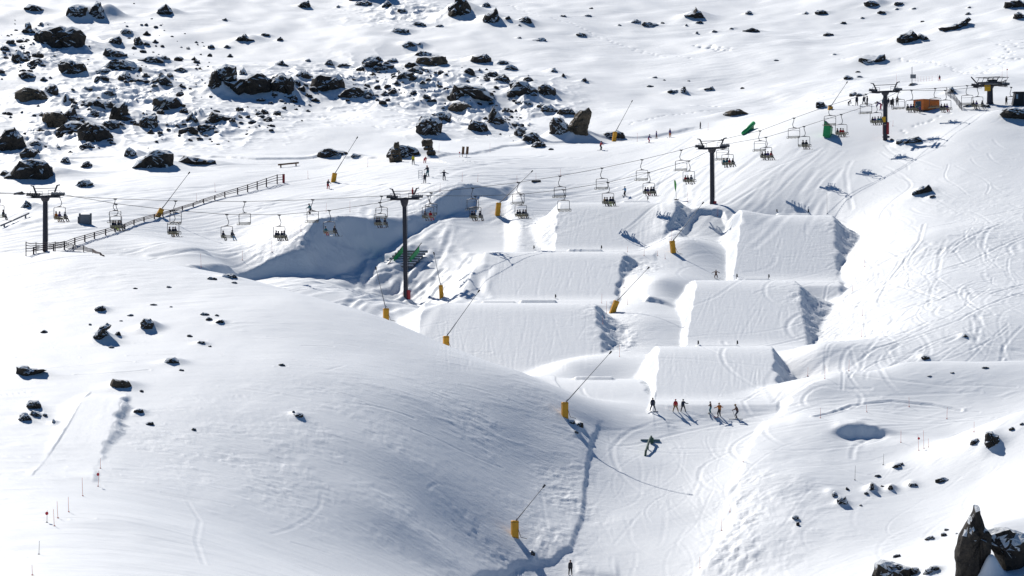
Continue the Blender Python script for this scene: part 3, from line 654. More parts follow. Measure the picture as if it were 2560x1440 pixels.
# two stacks of stones by the upper run
def stone_stack(cx, base, parts, label):
    g = ground(cx, base); s = g.y / F; t = thing("rock_stack", label, "rock stack", (g.x, g.y, g.z), group="natural rock stacks")
    for i, (x0, x1, y0, y1) in enumerate(parts):
        w, h = (x1 - x0) * s, (y1 - y0) * s; ol = [(w * .46, 0), (w * .5, h * .5), (w * .36, h), (-w * .3, h), (-w * .5, h * .62), (-w * .44, 0)]
        me = rock_mesh(ol, w * .4, w * .5, 90 + i + int(cx), 3, 0); me.materials.append(M_BARE)
        o = bpy.data.objects.new("stone", me); COL.objects.link(o); o.parent = t; o.location = (((x0 + x1) / 2 - cx) * s, 0, (base - y1) * s)
    return t
stone_stack(990, 405, [(972, 1006, 388, 407), (976, 1002, 372, 389), (984, 999, 355, 373), (992, 998, 354, 360)], "stack of brown stones topped by a small upright pointed stone")
stone_stack(1070, 388, [(1066, 1090, 375, 388), (1058, 1084, 366, 376), (1053, 1083, 347, 367)], "stack of three flat brown stones above the people on the upper run")

ROCKS = """
83 30 50 22 slab;410 40 44 30 round;68 87 38 32 peak;103 66 26 12 peak;315 88 34 19 round;285 113 38 25 slab;344 118 38 30 peak;10 128 26 16 round;48 160 52 32 round;88 168 50 24 flat
285 145 66 24 slab;375 158 70 20 flat;411 150 32 12 flat;447 150 25 10 flat;68 199 48 22 slab;253 200 38 13 flat;450 180 42 11 flat;350 206 62 12 flat;404 210 60 24 round;424 196 30 16 peak
125 236 40 24 slab;163 263 16 30 peak;218 226 30 10 flat;271 237 38 11 flat;245 270 92 26 flat;177 300 52 32 peak;272 326 50 30 slab;372 326 46 38 block;235 292 26 18 round;85 366 30 14 flat
70 396 50 28 round;490 300 34 26 peak;500 292 18 18 peak;545 308 62 28 flat;470 330 50 14 flat;516 329 56 22 slab;215 373 46 18 flat;326 396 36 28 round;162 411 28 20 round;216 422 40 22 peak
10 442 26 18 round;206 470 46 22 slab;68 522 46 22 peak;48 486 28 7 flat;537 226 34 52 round;607 190 32 22 peak;741 216 26 20 round;757 196 36 20 round;880 248 72 30 slab;915 245 40 24 slab
925 175 48 28 slab;966 178 54 24 round;935 160 60 20 round;980 158 34 13 flat;863 168 36 10 flat;822 165 32 18 peak;703 165 38 14 peak;770 155 16 9 round;1062 140 60 13 flat;1028 169 44 14 flat
1042 188 58 24 round;1016 198 50 22 round;1172 187 28 19 round;1256 163 34 14 flat;1276 177 34 16 round;1228 193 46 17 flat;1256 206 42 18 round;1199 179 12 9 peak;1106 304 42 26 block;1085 290 16 8 round
1048 118 24 12 round;1025 119 40 18 round;1000 84 46 17 flat;1048 66 42 12 flat;1098 69 24 8 flat;760 22 34 20 slab;845 20 12 8 round;610 105 56 22 peak;527 123 20 13 round;568 121 20 9 round
663 92 26 10 round;700 104 18 12 round;561 52 14 7 flat;910 16 48 16 round;968 22 26 22 round;1006 32 30 12 round;1270 52 16 14 round;1215 20 22 16 round;1130 25 30 16 flat;1296 262 22 12 round
1317 264 34 16 round;1350 270 20 12 round;1376 282 42 22 slab;1418 288 50 20 round;1321 204 26 14 round;1290 320 28 18 round;1300 345 34 30 round;1346 371 40 18 round;1378 375 14 6 flat;891 393 30 10 flat
1590 62 32 15 round;1626 68 50 14 slab;1313 60 36 20 round;1298 65 8 5 round;1454 93 26 13 slab;1348 104 34 10 slab;1407 43 22 6 flat;1470 42 20 6 flat;1298 97 14 6 flat;1478 22 12 4 flat
1549 65 12 5 flat;1657 60 12 6 flat;1877 82 46 12 flat;1871 38 20 12 round;1716 66 7 7 round;1748 60 24 8 flat;1788 82 18 7 flat;1742 86 10 8 round;1830 74 14 6 flat;1386 182 26 15 peak
1409 194 16 11 peak;1461 207 30 14 peak;1637 196 16 6 flat;1660 201 8 3 flat;1686 236 36 14 slab;1712 236 28 22 peak;1774 228 30 12 flat;1722 203 8 3 flat;1626 217 20 5 flat;1856 222 10 5 round
2308 103 30 20 slab;2183 18 40 18 slab;2205 36 22 10 slab;2246 15 24 12 slab;2243 25 12 6 flat;2055 38 34 14 slab;2015 37 22 10 peak;2108 61 20 8 flat;2071 91 28 10 round;2157 47 14 5 flat
2135 243 28 14 round;2148 242 18 10 round;2052 273 24 20 block;2285 215 30 8 round;2122 200 26 12 slab;2150 195 20 6 flat;2145 181 16 4 flat;2284 24 12 6 slab;2423 21 10 5 slab;2306 55 10 4 slab
1942 152 14 4 flat;2087 138 12 5 flat;2420 38 14 8 slab;2290 361 46 20 round;2250 363 20 16 round;2270 360 22 12 round;2215 343 20 6 flat;2230 351 10 5 round;2310 487 50 22 slab;2288 489 16 12 round
2333 495 18 8 round;2412 845 24 10 peak;2317 902 24 14 slab;2462 270 30 10 flat;2425 268 36 8 flat;2380 236 30 20 peak
248 781 30 17 slab;294 842 18 14 round;278 870 14 6 round;573 697 42 14 round;530 699 26 7 flat;585 708 16 4 flat;512 788 26 7 flat;542 790 12 5 round;522 801 20 8 round;548 810 22 12 slab
501 862 28 10 flat;474 842 14 6 slab;385 763 22 3 flat;325 790 16 5 slab;428 768 10 3 flat;430 911 44 18 round;454 927 14 5 flat;354 980 10 6 slab;345 1036 26 16 round;374 1062 22 8 slab
484 1076 12 7 round;744 1046 30 14 slab;704 914 18 5 flat;734 1031 8 5 round;82 1026 36 26 block;88 1045 32 18 slab;60 1056 34 24 round;112 1041 12 8 round;134 1060 16 12 peak;110 832 18 8 round
422 719 14 5 flat;338 722 14 3 flat;524 867 10 4 flat;302 803 10 3 flat;225 813 8 5 slab
2438 1111 26 15 slab;2242 1172 24 14 slab;2253 1162 12 6 slab;2194 1192 16 6 slab;2180 1232 26 26 peak;2166 1236 12 8 round;2228 1230 22 20 peak;2206 1217 10 4 flat;2284 1218 24 12 round;2088 1245 30 18 peak
2106 1265 26 24 block;2119 1225 9 7 slab;2152 1265 9 5 round;1989 1302 16 14 block;1995 1314 9 10 block;2324 1352 26 13 slab;2360 1340 15 9 round;2367 1326 14 5 slab;2392 1335 6 3 round;2243 1393 24 8 flat
2322 1440 30 20 slab;2335 1428 26 14 slab;2290 1440 22 22 block;2325 941 14 3 flat;2381 933 12 4 flat;2465 921 20 5 flat;2555 1062 12 6 flat;1428 1058 20 9 slab;1450 1070 18 16 block;1440 1085 14 10 round;1332 1394 11 18 block;2530 1075 14 8 slab
"""
for line in ROCKS.strip().splitlines():
    for t in line.split(';'):
        q = t.split(); place_rock(float(q[0]), float(q[1]), float(q[2]), float(q[3]), q[4])
# small stones between the boulders, until the kind reaches 300
spots = [(330, 240, 260, 90), (150, 330, 150, 60), (900, 215, 130, 40), (1010, 230, 120, 30), (480, 320, 120, 30), (380, 100, 120, 60), (1200, 220, 90, 40), (700, 250, 100, 30), (960, 190, 120, 30), (60, 130, 60, 60), (450, 200, 100, 50), (1280, 290, 60, 40), (640, 300, 60, 20)]
anchors = [(628, 246), (563, 222), (704, 236), (815, 233), (1080, 168), (1042, 188), (925, 175), (966, 178), (1176, 256), (1150, 279), (1238, 314), (1072, 345), (1330, 362), (178, 338), (238, 360), (135, 326), (302, 308), (245, 270), (404, 210), (516, 329), (545, 308), (490, 300), (300, 182), (285, 145), (60, 168), (22, 382), (70, 396), (880, 248), (1305, 238), (1256, 206)]
while ROCKN < 299:
    c = anchors[RR.randrange(len(anchors))]; x = c[0] + RR.gauss(0, 38); y = c[1] + RR.gauss(0, 11)
    if not (0 < x < 1400 and 8 < y < 372): continue
    w = RR.choice((20, 26, 32, 40, 52)); place_rock(x, y, w, w * RR.uniform(.32, .6), RR.choice(('flat', 'slab', 'slab', 'peak', 'block')))

# labels for the rest: by the nearest thing one can find
LM = [(146, 100, 'the huge flat-topped block'), (628, 215, 'the huge middle boulder'), (815, 210, 'the wide jagged-topped boulder'), (1080, 155, 'the brown outcrop'), (1203, 147, 'the saddle-shaped boulder'), (1176, 235, 'the huge snow-capped boulder'),
      (1440, 310, 'the giant leaning slab'), (1335, 225, 'the rounded boulder pair'), (1150, 20, 'the big top-edge boulder'), (215, 30, 'the split boulder at top left'), (78, 236, 'the brown-grey slanting boulder'), (415, 262, 'the trapezoid boulder'),
      (302, 285, 'the sharp peaked boulder'), (150, 315, 'the dense boulder pile'), (22, 350, 'the round black boulder'), (76, 430, 'the huge left-edge boulder'), (382, 400, 'the snow-capped fence boulder'), (832, 382, 'the whale-backed rock'), (1010, 380, 'the yellow person'),
      (1740, 32, 'the lone pyramid rock'), (1837, 282, 'the brown-grey hump rock'), (2182, 148, 'the low wedge of rock'), (2268, 95, 'the larger upper right boulder'), (2390, 60, 'the long curved rock'), (2538, 10, 'the top right corner rock'), (2538, 285, 'the rock below the black hut'),
      (365, 811, 'the upright front rock'), (252, 832, 'the crescent rock'), (72, 930, 'the wedge rock'), (300, 960, 'the olive-brown ribbed rock'), (2425, 1360, 'the giant rock spire'), (2232, 1430, 'the rock with a snow crown'), (2483, 1098, 'the hourglass rock'), (2358, 1198, 'the long flat rock'),
      (2213, 280, 'the upper lift tower'), (1780, 440, 'the third lift tower'), (113, 560, 'the left lift tower'), (1412, 1020, 'the hill-edge snow gun'), (1110, 436, 'the upper run people'), (2320, 262, 'the orange hut'), (1535, 340, 'the snow gun by the slab'), (1287, 1320, 'the lowest snow gun'), (600, 690, 'the shaded bank crest'), (183, 165, 'the one-spot boulder'), (300, 165, 'the big-patch boulder')]
seen = set()
for (o, x, y, w, h, shape) in sorted(TODO, key=lambda q: -q[3]):
    sz = 'large' if w > 55 else 'medium' if w > 30 else 'small' if w > 15 else 'tiny'
    shs = {'slab': ('slanting', 'tilted', 'sloping'), 'peak': ('pointed', 'peaked', 'steep'), 'block': ('blocky', 'squarish', 'square'), 'flat': ('flat', 'low', 'thin'), 'round': ('rounded', 'humped', 'lumpy')}[shape]
    near = sorted(LM, key=lambda q: math.hypot(q[0] - x, (q[1] - y) * 1.6)); lab = None
    for sh in shs:
        for (lx, ly, nm) in near[:5]:
            dx, dy = x - lx, y - ly; R = math.hypot(dx, dy); an = math.degrees(math.atan2(-dy, dx)) % 360
            dr = ('right of', 'above and right of', 'above', 'above and left of', 'left of', 'below and left of', 'below', 'below and right of')[int((an + 22.5) // 45) % 8]
            dw = 'just' if R < 55 else 'slightly' if R < 110 else 'well' if R < 200 else 'far'
            c = "%s %s dark rock %s %s %s" % (sz, sh, dw, dr, nm)
            if c not in seen: lab = c; break
        if lab: break
    if not lab: lab = c
    seen.add(lab); o["label"] = lab if len(lab.replace("-", " ").split()) <= 16 else lab.replace(" dark", "")

# countless stones beyond those: one object
def scree(n):
    me = bpy.data.meshes.new("small_stones"); vs = []; fs = []
    for i in range(n):
        c = spots[RR.randrange(len(spots))]; x = RR.gauss(c[0], c[2] * .62); y = RR.gauss(c[1], c[3] * .7)
        if not (0 < x < 1420 and 6 < y < 388): continue
        g = ground(x, y); w = RR.choice((3, 4, 5, 6, 8, 10, 13, 17, 22)) * g.y / F; h = w * RR.uniform(.3, .6)
        m = rock_mesh(auto_outline(w, h, i, RR.choice(('flat', 'round', 'slab', 'peak'))), w * .4, w * .5, i, 2, 0)
        b = len(vs); vs += [(v.co.x + g.x, v.co.y + g.y, v.co.z + g.z) for v in m.vertices]; fs += [tuple(b + k for k in p.vertices) for p in m.polygons]
        bpy.data.meshes.remove(m)
    me.from_pydata(vs, [], fs); me.materials.append(M_ROCK); o = bpy.data.objects.new("small_stones", me); COL.objects.link(o); o["kind"] = "stuff"; o["label"] = "countless small dark stones poking through the snow between the boulders"
scree(560)
# ---------------------------------------------------------------- people
def assign(me, segs):
    for p in me.polygons:
        c = p.center; best = 1e9; k = 0
        for a, b, slot in segs:
            ab = b - a; t = max(0, min(1, (c - a).dot(ab) / (ab.length_squared + 1e-9))); d = (c - a - ab * t).length
            if d < best: best = d; k = slot
        p.material_index = k

def skin_body(joints, edges, name):
    """joints: name -> (x,y,z,r); one continuous skinned surface"""
    names = list(joints); me = bpy.data.meshes.new(name)
    me.from_pydata([joints[k][:3] for k in names], [(names.index(a), names.index(b)) for a, b, _ in edges], [])
    o = bpy.data.objects.new(name, me); COL.objects.link(o)
    m = o.modifiers.new("skin", 'SKIN'); m.use_smooth_shade = True
    for i, k in enumerate(names):
        r = joints[k][3] * (1.18 if joints[k][3] > .03 and k not in ('head', 'crown', 'neck', 'nose') else 1.0); me.skin_vertices[0].data[i].radius = (r, r)
        me.skin_vertices[0].data[i].use_root = (k == 'pelvis')
    sb = o.modifiers.new("sub", 'SUBSURF'); sb.levels = 1; sb.render_levels = 1
    dg = bpy.context.evaluated_depsgraph_get(); dg.update()
    out = bpy.data.meshes.new_from_object(o.evaluated_get(dg)); bpy.data.objects.remove(o)
    segs = [(Vector(joints[a][:3]), Vector(joints[b][:3]), s) for a, b, s in edges]
    out.materials.clear()
    for _ in range(4): out.materials.append(None)
    assign(out, segs); out.name = name; return out

def figure(pose):
    """joint positions in metres, figure facing +Y, feet at z=0 (sitting: seat under the pelvis at z=0)"""
    j = {}
    lean = pose.get('lean', 0.0); hip = pose.get('hip', 0.93); sx = pose.get('sx', 0.0)
    P = Vector((sx, pose.get('hy', 0.0), hip)); fw = Vector((pose.get('side', 0.0), math.sin(lean), math.cos(lean))).normalized()
    j['pelvis'] = (*P, .145); c = P + fw * .25; j['belly'] = (*c, .15); c = P + fw * .43; j['chest'] = (*c, .175)
    n = P + fw * .56; j['neck'] = (*n, .075); hd = n + (fw + Vector((0, pose.get('nod', 0), .3))).normalized() * .15; j['head'] = (*hd, .10); tp = hd + Vector((0, .0, .08)); j['crown'] = (*tp, .085)
    E = [('pelvis', 'belly', 1), ('belly', 'chest', 1), ('chest', 'neck', 1), ('neck', 'head', 3), ('head', 'crown', 3)]
    nose = hd + Vector((0, .12, -.01)); j['nose'] = (*nose, .02); E.append(('head', 'nose', 3))
    for s, nm in ((-1, 'L'), (1, 'R')):
        sh = P + fw * .47 + Vector((s * .17, 0, 0)); j['sh' + nm] = (*sh, .085)
        el, wr = pose['arm' + nm]; el = sh + Vector(el); wr = el + Vector(wr)
        j['el' + nm] = (*el, .062); j['wr' + nm] = (*wr, .048); d = (wr - el).normalized(); pl = wr + d * .07; j['palm' + nm] = (*pl, .042)
        E += [('chest', 'sh' + nm, 1), ('sh' + nm, 'el' + nm, 1), ('el' + nm, 'wr' + nm, 1), ('wr' + nm, 'palm' + nm, 2)]
        side = d.cross(Vector((0, 1, 0.2))).normalized()
        for q in range(4):
            f0 = pl + side * (q - 1.5) * .021 + d * .05; f1 = f0 + d * (.035 + .01 * (q in (1, 2))) + Vector((0, -.015, 0)); j['f%d%s' % (q, nm)] = (*f1, .011); E.append(('palm' + nm, 'f%d%s' % (q, nm), 2))
        th = wr + side * .055 * s + d * .04; j['th' + nm] = (*th, .012); E.append(('wr' + nm, 'th' + nm, 2))
        hp = P + Vector((s * .095, 0, -.06)); j['hp' + nm] = (*hp, .115); kn, an = pose['leg' + nm]; kn = hp + Vector(kn); an = kn + Vector(an)
        j['kn' + nm] = (*kn, .078); mid = kn.lerp(an, .45); j['cf' + nm] = (*mid, .07); j['an' + nm] = (*an, .062); toe = an + Vector((pose.get('toe', 0), .19, -.04)); j['toe' + nm] = (*toe, .05)
        E += [('pelvis', 'hp' + nm, 0), ('hp' + nm, 'kn' + nm, 0), ('kn' + nm, 'cf' + nm, 0), ('cf' + nm, 'an' + nm, 0), ('an' + nm, 'toe' + nm, 2)]
    return j, E

ARMD = ((-.05, -.02, -.28), (.0, .06, -.25)); 
def mirror(a): return tuple((-x, y, z) for x, y, z in a)
POSES = {
 'stand': dict(armL=ARMD, armR=mirror(ARMD), legL=((-.06, .03, -.42), (-.03, -.03, -.38)), legR=((.06, .03, -.42), (.03, -.03, -.38))),
 'wide': dict(armL=((-.1, -.02, -.26), (.03, .05, -.25)), armR=((.1, -.02, -.26), (-.03, .05, -.25)), hip=.90, legL=((-.16, .03, -.38), (-.10, -.03, -.37)), legR=((.16, .03, -.38), (.10, -.03, -.37))),
 'point': dict(armL=ARMD, armR=((.16, .06, -.20), (.25, .05, -.02)), hip=.9, legL=((-.14, .02, -.39), (-.08, -.02, -.37)), legR=((.14, .02, -.39), (.08, -.02, -.37))),
 'arms': dict(armL=((-.22, .04, -.16), (-.24, .05, -.06)), armR=((.22, .04, -.16), (.24, .05, -.02)), lean=.12, hip=.86, legL=((-.08, .16, -.36), (.0, -.12, -.38)), legR=((.08, .16, -.36), (.0, -.12, -.38))),
 'fly': dict(armL=((-.26, .0, -.06), (-.24, .04, -.14)), armR=((.26, .0, -.04), (.24, .04, -.12)), lean=.25, hip=.78, legL=((-.16, .22, -.28), (.04, -.14, -.36)), legR=((.16, .2, -.30), (-.04, -.12, -.36))),
 'ski': dict(armL=((-.12, .12, -.22), (-.02, .22, -.08)), armR=((.12, .12, -.22), (.02, .22, -.08)), lean=.38, hip=.80, hy=-.1, nod=.2, legL=((-.06, .24, -.32), (-.02, -.16, -.36)), legR=((.06, .24, -.32), (.02, -.16, -.36))),
 'bend': dict(armL=((-.04, .14, -.26), (.04, .12, -.24)), armR=((.04, .14, -.26), (-.04, .12, -.24)), lean=1.15, hip=.84, hy=-.12, nod=.3, legL=((-.08, .1, -.38), (-.02, -.05, -.37)), legR=((.08, .1, -.38), (.02, -.05, -.37))),
 'sit': dict(armL=((-.05, .06, -.27), (.02, .24, .02)), armR=((.05, .06, -.27), (-.02, .24, .02)), hip=.12, lean=-.05, legL=((-.03, .42, .02), (-.01, .06, -.44)), legR=((.03, .42, .02), (.01, .10, -.43))),
 'sit2': dict(armL=((-.06, .04, -.27), (.06, .22, .06)), armR=((.06, .08, -.26), (-.06, .22, .0)), hip=.12, lean=.12, sx=.02, legL=((-.05, .42, .0), (-.04, .12, -.43)), legR=((.08, .40, .0), (.10, .16, -.42))),
}
BODY = {k: (skin_body(*figure(p), "person_" + k), figure(p)[0]) for k, p in POSES.items()}
_c = {}
def cloth(col, r=.75):
    k = tuple(col)
    if k not in _c: _c[k] = mat("cloth_%d" % len(_c), col, r, var=.2, scale=6)
    return _c[k]
NAVY, BLK, DK, RED, YELW, BLUE, TEAL, TANC, GREYC, WHT, PURP, LIME, ORNG, PINKC, BRN, SKIN = (.02, .025, .05), (.012, .012, .016), (.03, .03, .035), (.5, .015, .02), (.75, .62, .02), (.10, .30, .55), (.02, .16, .20), (.35, .22, .10), (.16, .15, .17), (.6, .6, .6), (.08, .05, .2), (.45, .6, .04), (.55, .16, .02), (.55, .06, .12), (.14, .07, .05), (.45, .27, .2)
_hm = MB(); 
def helmet_mesh(): 
    vs = []; fs = []; n = 10; R = 5
    for i in range(R):
        a = math.pi * .60 * i / (R - 1)
        for k in range(n):
            t = 2 * math.pi * k / n; vs.append((.125 * math.sin(a) * math.cos(t), .14 * math.sin(a) * math.sin(t), .12 * math.cos(a)))
    for i in range(R - 1):
        for k in range(n): fs.append((i * n + k, i * n + (k + 1) % n, (i + 1) * n + (k + 1) % n, (i + 1) * n + k))
    me = bpy.data.meshes.new("helmet"); me.from_pydata(vs, [], fs); me.polygons.foreach_set("use_smooth", [True] * len(fs)); me.materials.append(None); return me
HELM = helmet_mesh()
gm = MB().tube([(.10 * math.cos(t), .118 * math.sin(t), 0) for t in [math.pi * (.08 + .84 * k / 6) for k in range(7)]], .028, 5); _g = gm.build("goggles", BLACK); GOG = _g.data; bpy.data.objects.remove(_g)
def ski_mesh(L=1.65, w=.10):
    m = MB(); ys = [-L * .45, -L * .2, L * .2, L * .45, L * .55]; zs = [.0, 0, 0, 0, .12]; vs = []
    for y, z, k in zip(ys, zs, (1, .8, .8, 1, .4)):
        vs += [(-w / 2 * k, y, z), (w / 2 * k, y, z), (w / 2 * k, y, z + .02), (-w / 2 * k, y, z + .02)]
    fs = [(0, 1, 2, 3), (19, 18, 17, 16)]
    for i in range(4):
        for k in range(4): fs.append((i * 4 + k, i * 4 + (k + 1) % 4, i * 4 + 4 + (k + 1) % 4, i * 4 + 4 + k))
    m.add(vs, fs); o = m.build("ski", BLACK); d = o.data; bpy.data.objects.remove(o); return d
SKI = ski_mesh(); BOARD = ski_mesh(1.5, .27); _p = MB().tube([(0, 0, 0), (0, 0, -1.1)], [.014, .009], 5).build("pole", DARKP); POLE = _p.data; bpy.data.objects.remove(_p)
for d in (SKI, BOARD, POLE, GOG): d.materials.clear(); d.materials.append(None)

def child(name, me, parent, loc, m, rot=(0, 0, 0)):
    o = bpy.data.objects.new(name, me); COL.objects.link(o); o.parent = parent; o.location = loc; o.rotation_euler = rot
    o.material_slots[0].link = 'OBJECT'; o.material_slots[0].material = m; return o

def person(pose, mat4, jacket, pants, helmet, label, gear=None, gearcol=DK, group=None, poles=False, face=SKIN):
    me, J = BODY[pose]; o = bpy.data.objects.new("person", me); COL.objects.link(o); o.matrix_world = mat4
    for i, c in enumerate((pants, jacket, BLK, face)):
        o.material_slots[i].link = 'OBJECT'; o.material_slots[i].material = cloth(c)
    tag(o, label, "person", group)
    h = Vector(J['head'][:3]); child("helmet", HELM, o, h + Vector((0, -.005, .035)), cloth(helmet, .4)); child("goggles", GOG, o, h + Vector((0, .0, .015)), BLACK)
    an = [Vector(J['anL'][:3]), Vector(J['anR'][:3])]
    if gear == 'skis':
        for a in an: child("ski", SKI, o, (a.x, a.y + .1, a.z - .13), cloth(gearcol, .4))
    if gear == 'board':
        c = (an[0] + an[1]) / 2; child("snowboard", BOARD, o, (c.x, c.y + .08, c.z - .13), cloth(gearcol, .4), (0, 0, math.radians(90)))
    if gear == 'tray':                        # a board hanging from the feet of a seated rider
        c = an[0]; child("snowboard", BOARD, o, (c.x, c.y + .08, c.z - .13), cloth(gearcol, .4), (0, 0, math.radians(35)))
    if poles:
        for nm, s in (('palmL', -1), ('palmR', 1)):
            p = Vector(J[nm][:3]); child("ski_pole", POLE, o, p, DARKP, (-.35, s * -.12, 0))
    return o

def stander(px, base, hpx, pose, face, *a, **k):
    """somebody on the snow, feet at that place, hpx photo pixels tall; face = compass of the look, 0 = away from the viewer"""
    g = ground(px, base); J = BODY[pose][1]; tall = J['crown'][2] + .12; s = max(.6, min(1.25, hpx * g.y / F / tall))
    m = Matrix.Translation(g + Vector((0, 0, .02))) @ Matrix.Rotation(math.radians(face), 4, 'Z') @ Matrix.Scale(s, 4)
    return person(pose, m, *a, **k)

GR = "people on the snow"
stander(820, 473, 25, 'ski', -150, NAVY, RED, RED, "skier in dark jacket with red helmet and red trousers near the snow gun", gear='skis', group=GR)
stander(1033, 411, 25, 'stand', 0, YELW, BLK, BLK, "person in bright yellow jacket and black trousers by the rock stack", gear='skis', group=GR)
stander(1062, 408, 17, 'bend', -20, RED, RED, BLK, "crouching person in red beside the person in yellow", group=GR)
stander(1069, 441, 29, 'ski', 150, NAVY, TEAL, RED, "skier in dark jacket and teal trousers with orange-red hat just above the snowboarder", gear='skis', gearcol=RED, poles=True, group=GR)
stander(1062, 458, 26, 'stand', 165, DK, NAVY, BLK, "person in dark clothes standing on a snowboard beside the blue-grey ladder frame", gear='board', group=GR)
stander(1110, 450, 26, 'arms', 190, NAVY, NAVY, BLK, "person in navy with one arm raised, alone right of the group on the upper run", gear='skis', group=GR)
stander(775, 536, 28, 'ski', 120, TEAL, NAVY, BLK, "skier in dark teal just left of an empty chair above the shaded bank", gear='skis', poles=True, group=GR)
stander(1502, 375, 23, 'ski', -60, RED, DK, BLK, "skier in red jacket below the yellow snow gun near the giant slab", gear='skis', group=GR)
stander(1622, 357, 22, 'ski', -80, PURP, PINKC, BLK, "skier in pink trousers and purple jacket, left of three on the track", gear='skis', group=GR)
stander(1641, 347, 20, 'wide', -70, PURP, BRN, BLK, "skier in purple with legs apart, middle of three on the track", gear='skis', group=GR)
stander(1675, 344, 23, 'stand', -40, PURP, ORNG, BLK, "person in orange trousers and purple jacket, right of three on the track", gear='board', group=GR)
stander(1751, 322, 18, 'stand', 60, DK, DK, BLK, "person in dark clothes half hidden behind the crest of the run", group=GR)
stander(1563, 490, 25, 'arms', 60, BLUE, BLK, BLK, "person in light blue jacket and black trousers above the upper jump", gear='board', group=GR)
stander(1790, 696, 22, 'fly', 175, BRN, BRN, BLK, "snowboarder in brown with arms spread wide behind a jump landing", gear='board', group=GR)
stander(1632, 1028, 35, 'wide', 5, NAVY, NAVY, BLK, "person in navy standing legs apart, leftmost of the six below the jump", gear='board', group=GR)
stander(1689, 1030, 33, 'wide', 0, RED, TANC, RED, "person in red hooded jacket with grey back and tan trousers below the jump", group=GR)
stander(1708, 1030, 33, 'point', 0, NAVY, DK, BLK, "person in navy pointing a pole to the right below the jump", gear='board', group=GR)
stander(1777, 1033, 30, 'arms', 70, BRN, TEAL, BLK, "person in maroon jacket and teal trousers leaning back below the jump", gear='board', group=GR)
stander(1799, 1042, 36, 'arms', 40, ORNG, BLK, TANC, "snowboarder in orange-brown jacket with arms out below the jump", gear='board', gearcol=RED, group=GR)
stander(1842, 1046, 37, 'ski', 85, BRN, NAVY, TANC, "skier in maroon and navy with long poles, rightmost of the six below the jump", gear='skis', poles=True, group=GR)
stander(1426, 1437, 38, 'stand', 170, DK, BLK, BRN, "person in black standing at the foot of the bank at the bottom edge", group=GR)
stander(2122, 264, 15, 'bend', -60, DK, DK, BLK, "small dark figure bending over at the left of the people by the lift top", group=GR)
stander(2142, 264, 26, 'stand', 20, NAVY, BLK, BLK, "tall dark standing figure in front of the rounded rock by the lift top", gear='board', group=GR)
stander(2168, 264, 25, 'stand', 60, BLK, DK, BLK, "dark figure standing behind an empty chair near the lift top", group=GR)
stander(2201, 274, 22, 'bend', 70, PURP, PINKC, BLK, "person in purple and pink bending over with a shovel left of the upper tower", group=GR)
stander(2208, 266, 22, 'stand', 10, TEAL, NAVY, BLK, "dark teal figure half hidden by the left side of the upper tower", group=GR)
stander(2221, 266, 22, 'stand', 10, NAVY, NAVY, BLK, "dark figure half hidden by the right side of the upper tower", group=GR)
stander(2243, 264, 24, 'stand', 0, BLK, DK, BLK, "person in black standing between the black panel and the orange hut", group=GR)
stander(2349, 203, 16, 'stand', 0, NAVY, RED, BLK, "tiny distant person by the row of orange poles behind the lift", group=GR)

stander(2160, 262, 24, 'wide', 30, NAVY, BLK, BLK, "dark figure with feet apart just right of the tall one by the lift top", group=GR)
stander(2232, 266, 23, 'stand', -20, DK, NAVY, BLK, "dark figure directly left of the small black panel", group=GR)
stander(2300, 284, 20, 'stand', 10, PURP, DK, BLK, "person in purple at the near corner of the orange hut", group=GR)
stander(2516, 262, 22, 'stand', 30, BLK, BLK, BLK, "person in black between the lift top station and the black hut", group=GR)
# ---------------------------------------------------------------- chairlift
def line_d(px): u = (px - 1280) / F; return 536.4 / (1 - .806 * u)
HEAD = math.radians(50)                       # direction the loaded side travels, from +X
LX = Vector((math.sin(HEAD), -math.cos(HEAD), 0))       # across the line, right and towards the viewer
LY = Vector((math.cos(HEAD), math.sin(HEAD), 0))        # along the line, uphill
YAW = HEAD - math.pi / 2

def sheaves(parent, side, n=6, low=0.0):
    """a train of wheels under the rope, with its frame"""
    c = Vector((side, 0, low)); m = MB(); m.box(c + Vector((0, 0, -.10)), (.10, 2.6, .16)); m.box(c + Vector((.2, 0, -.10)), (.06, 2.4, .12)); m.box(c + Vector((.1, 0, -.3)), (.5, .5, .25))
    f = m.build("sheave_frame", STEEL, parent)
    for k in range(n):
        y = -1.15 + 2.3 * k / (n - 1); MB().tube([c + Vector((.04, y, .12)), c + Vector((.16, y, .12))], .21, 10).build("sheave_wheel", GREYST, f)
    m = MB()                                  # catwalk rail beside the wheels
    x0 = c.x - .75 * (1 if side > 0 else -1)
    for y in (-1.2, 0, 1.2): m.tube([(x0, y, c.z - .45), (x0, y, c.z + .55)], .03, 5)
    for z in (.1, .55): m.tube([(x0, -1.2, c.z + z), (x0, 1.2, c.z + z)], .03, 5)
    m.box((x0 + .3 * (1 if side > 0 else -1), 0, c.z - .48), (.6, 2.6, .06)); m.build("catwalk", STEEL, parent)

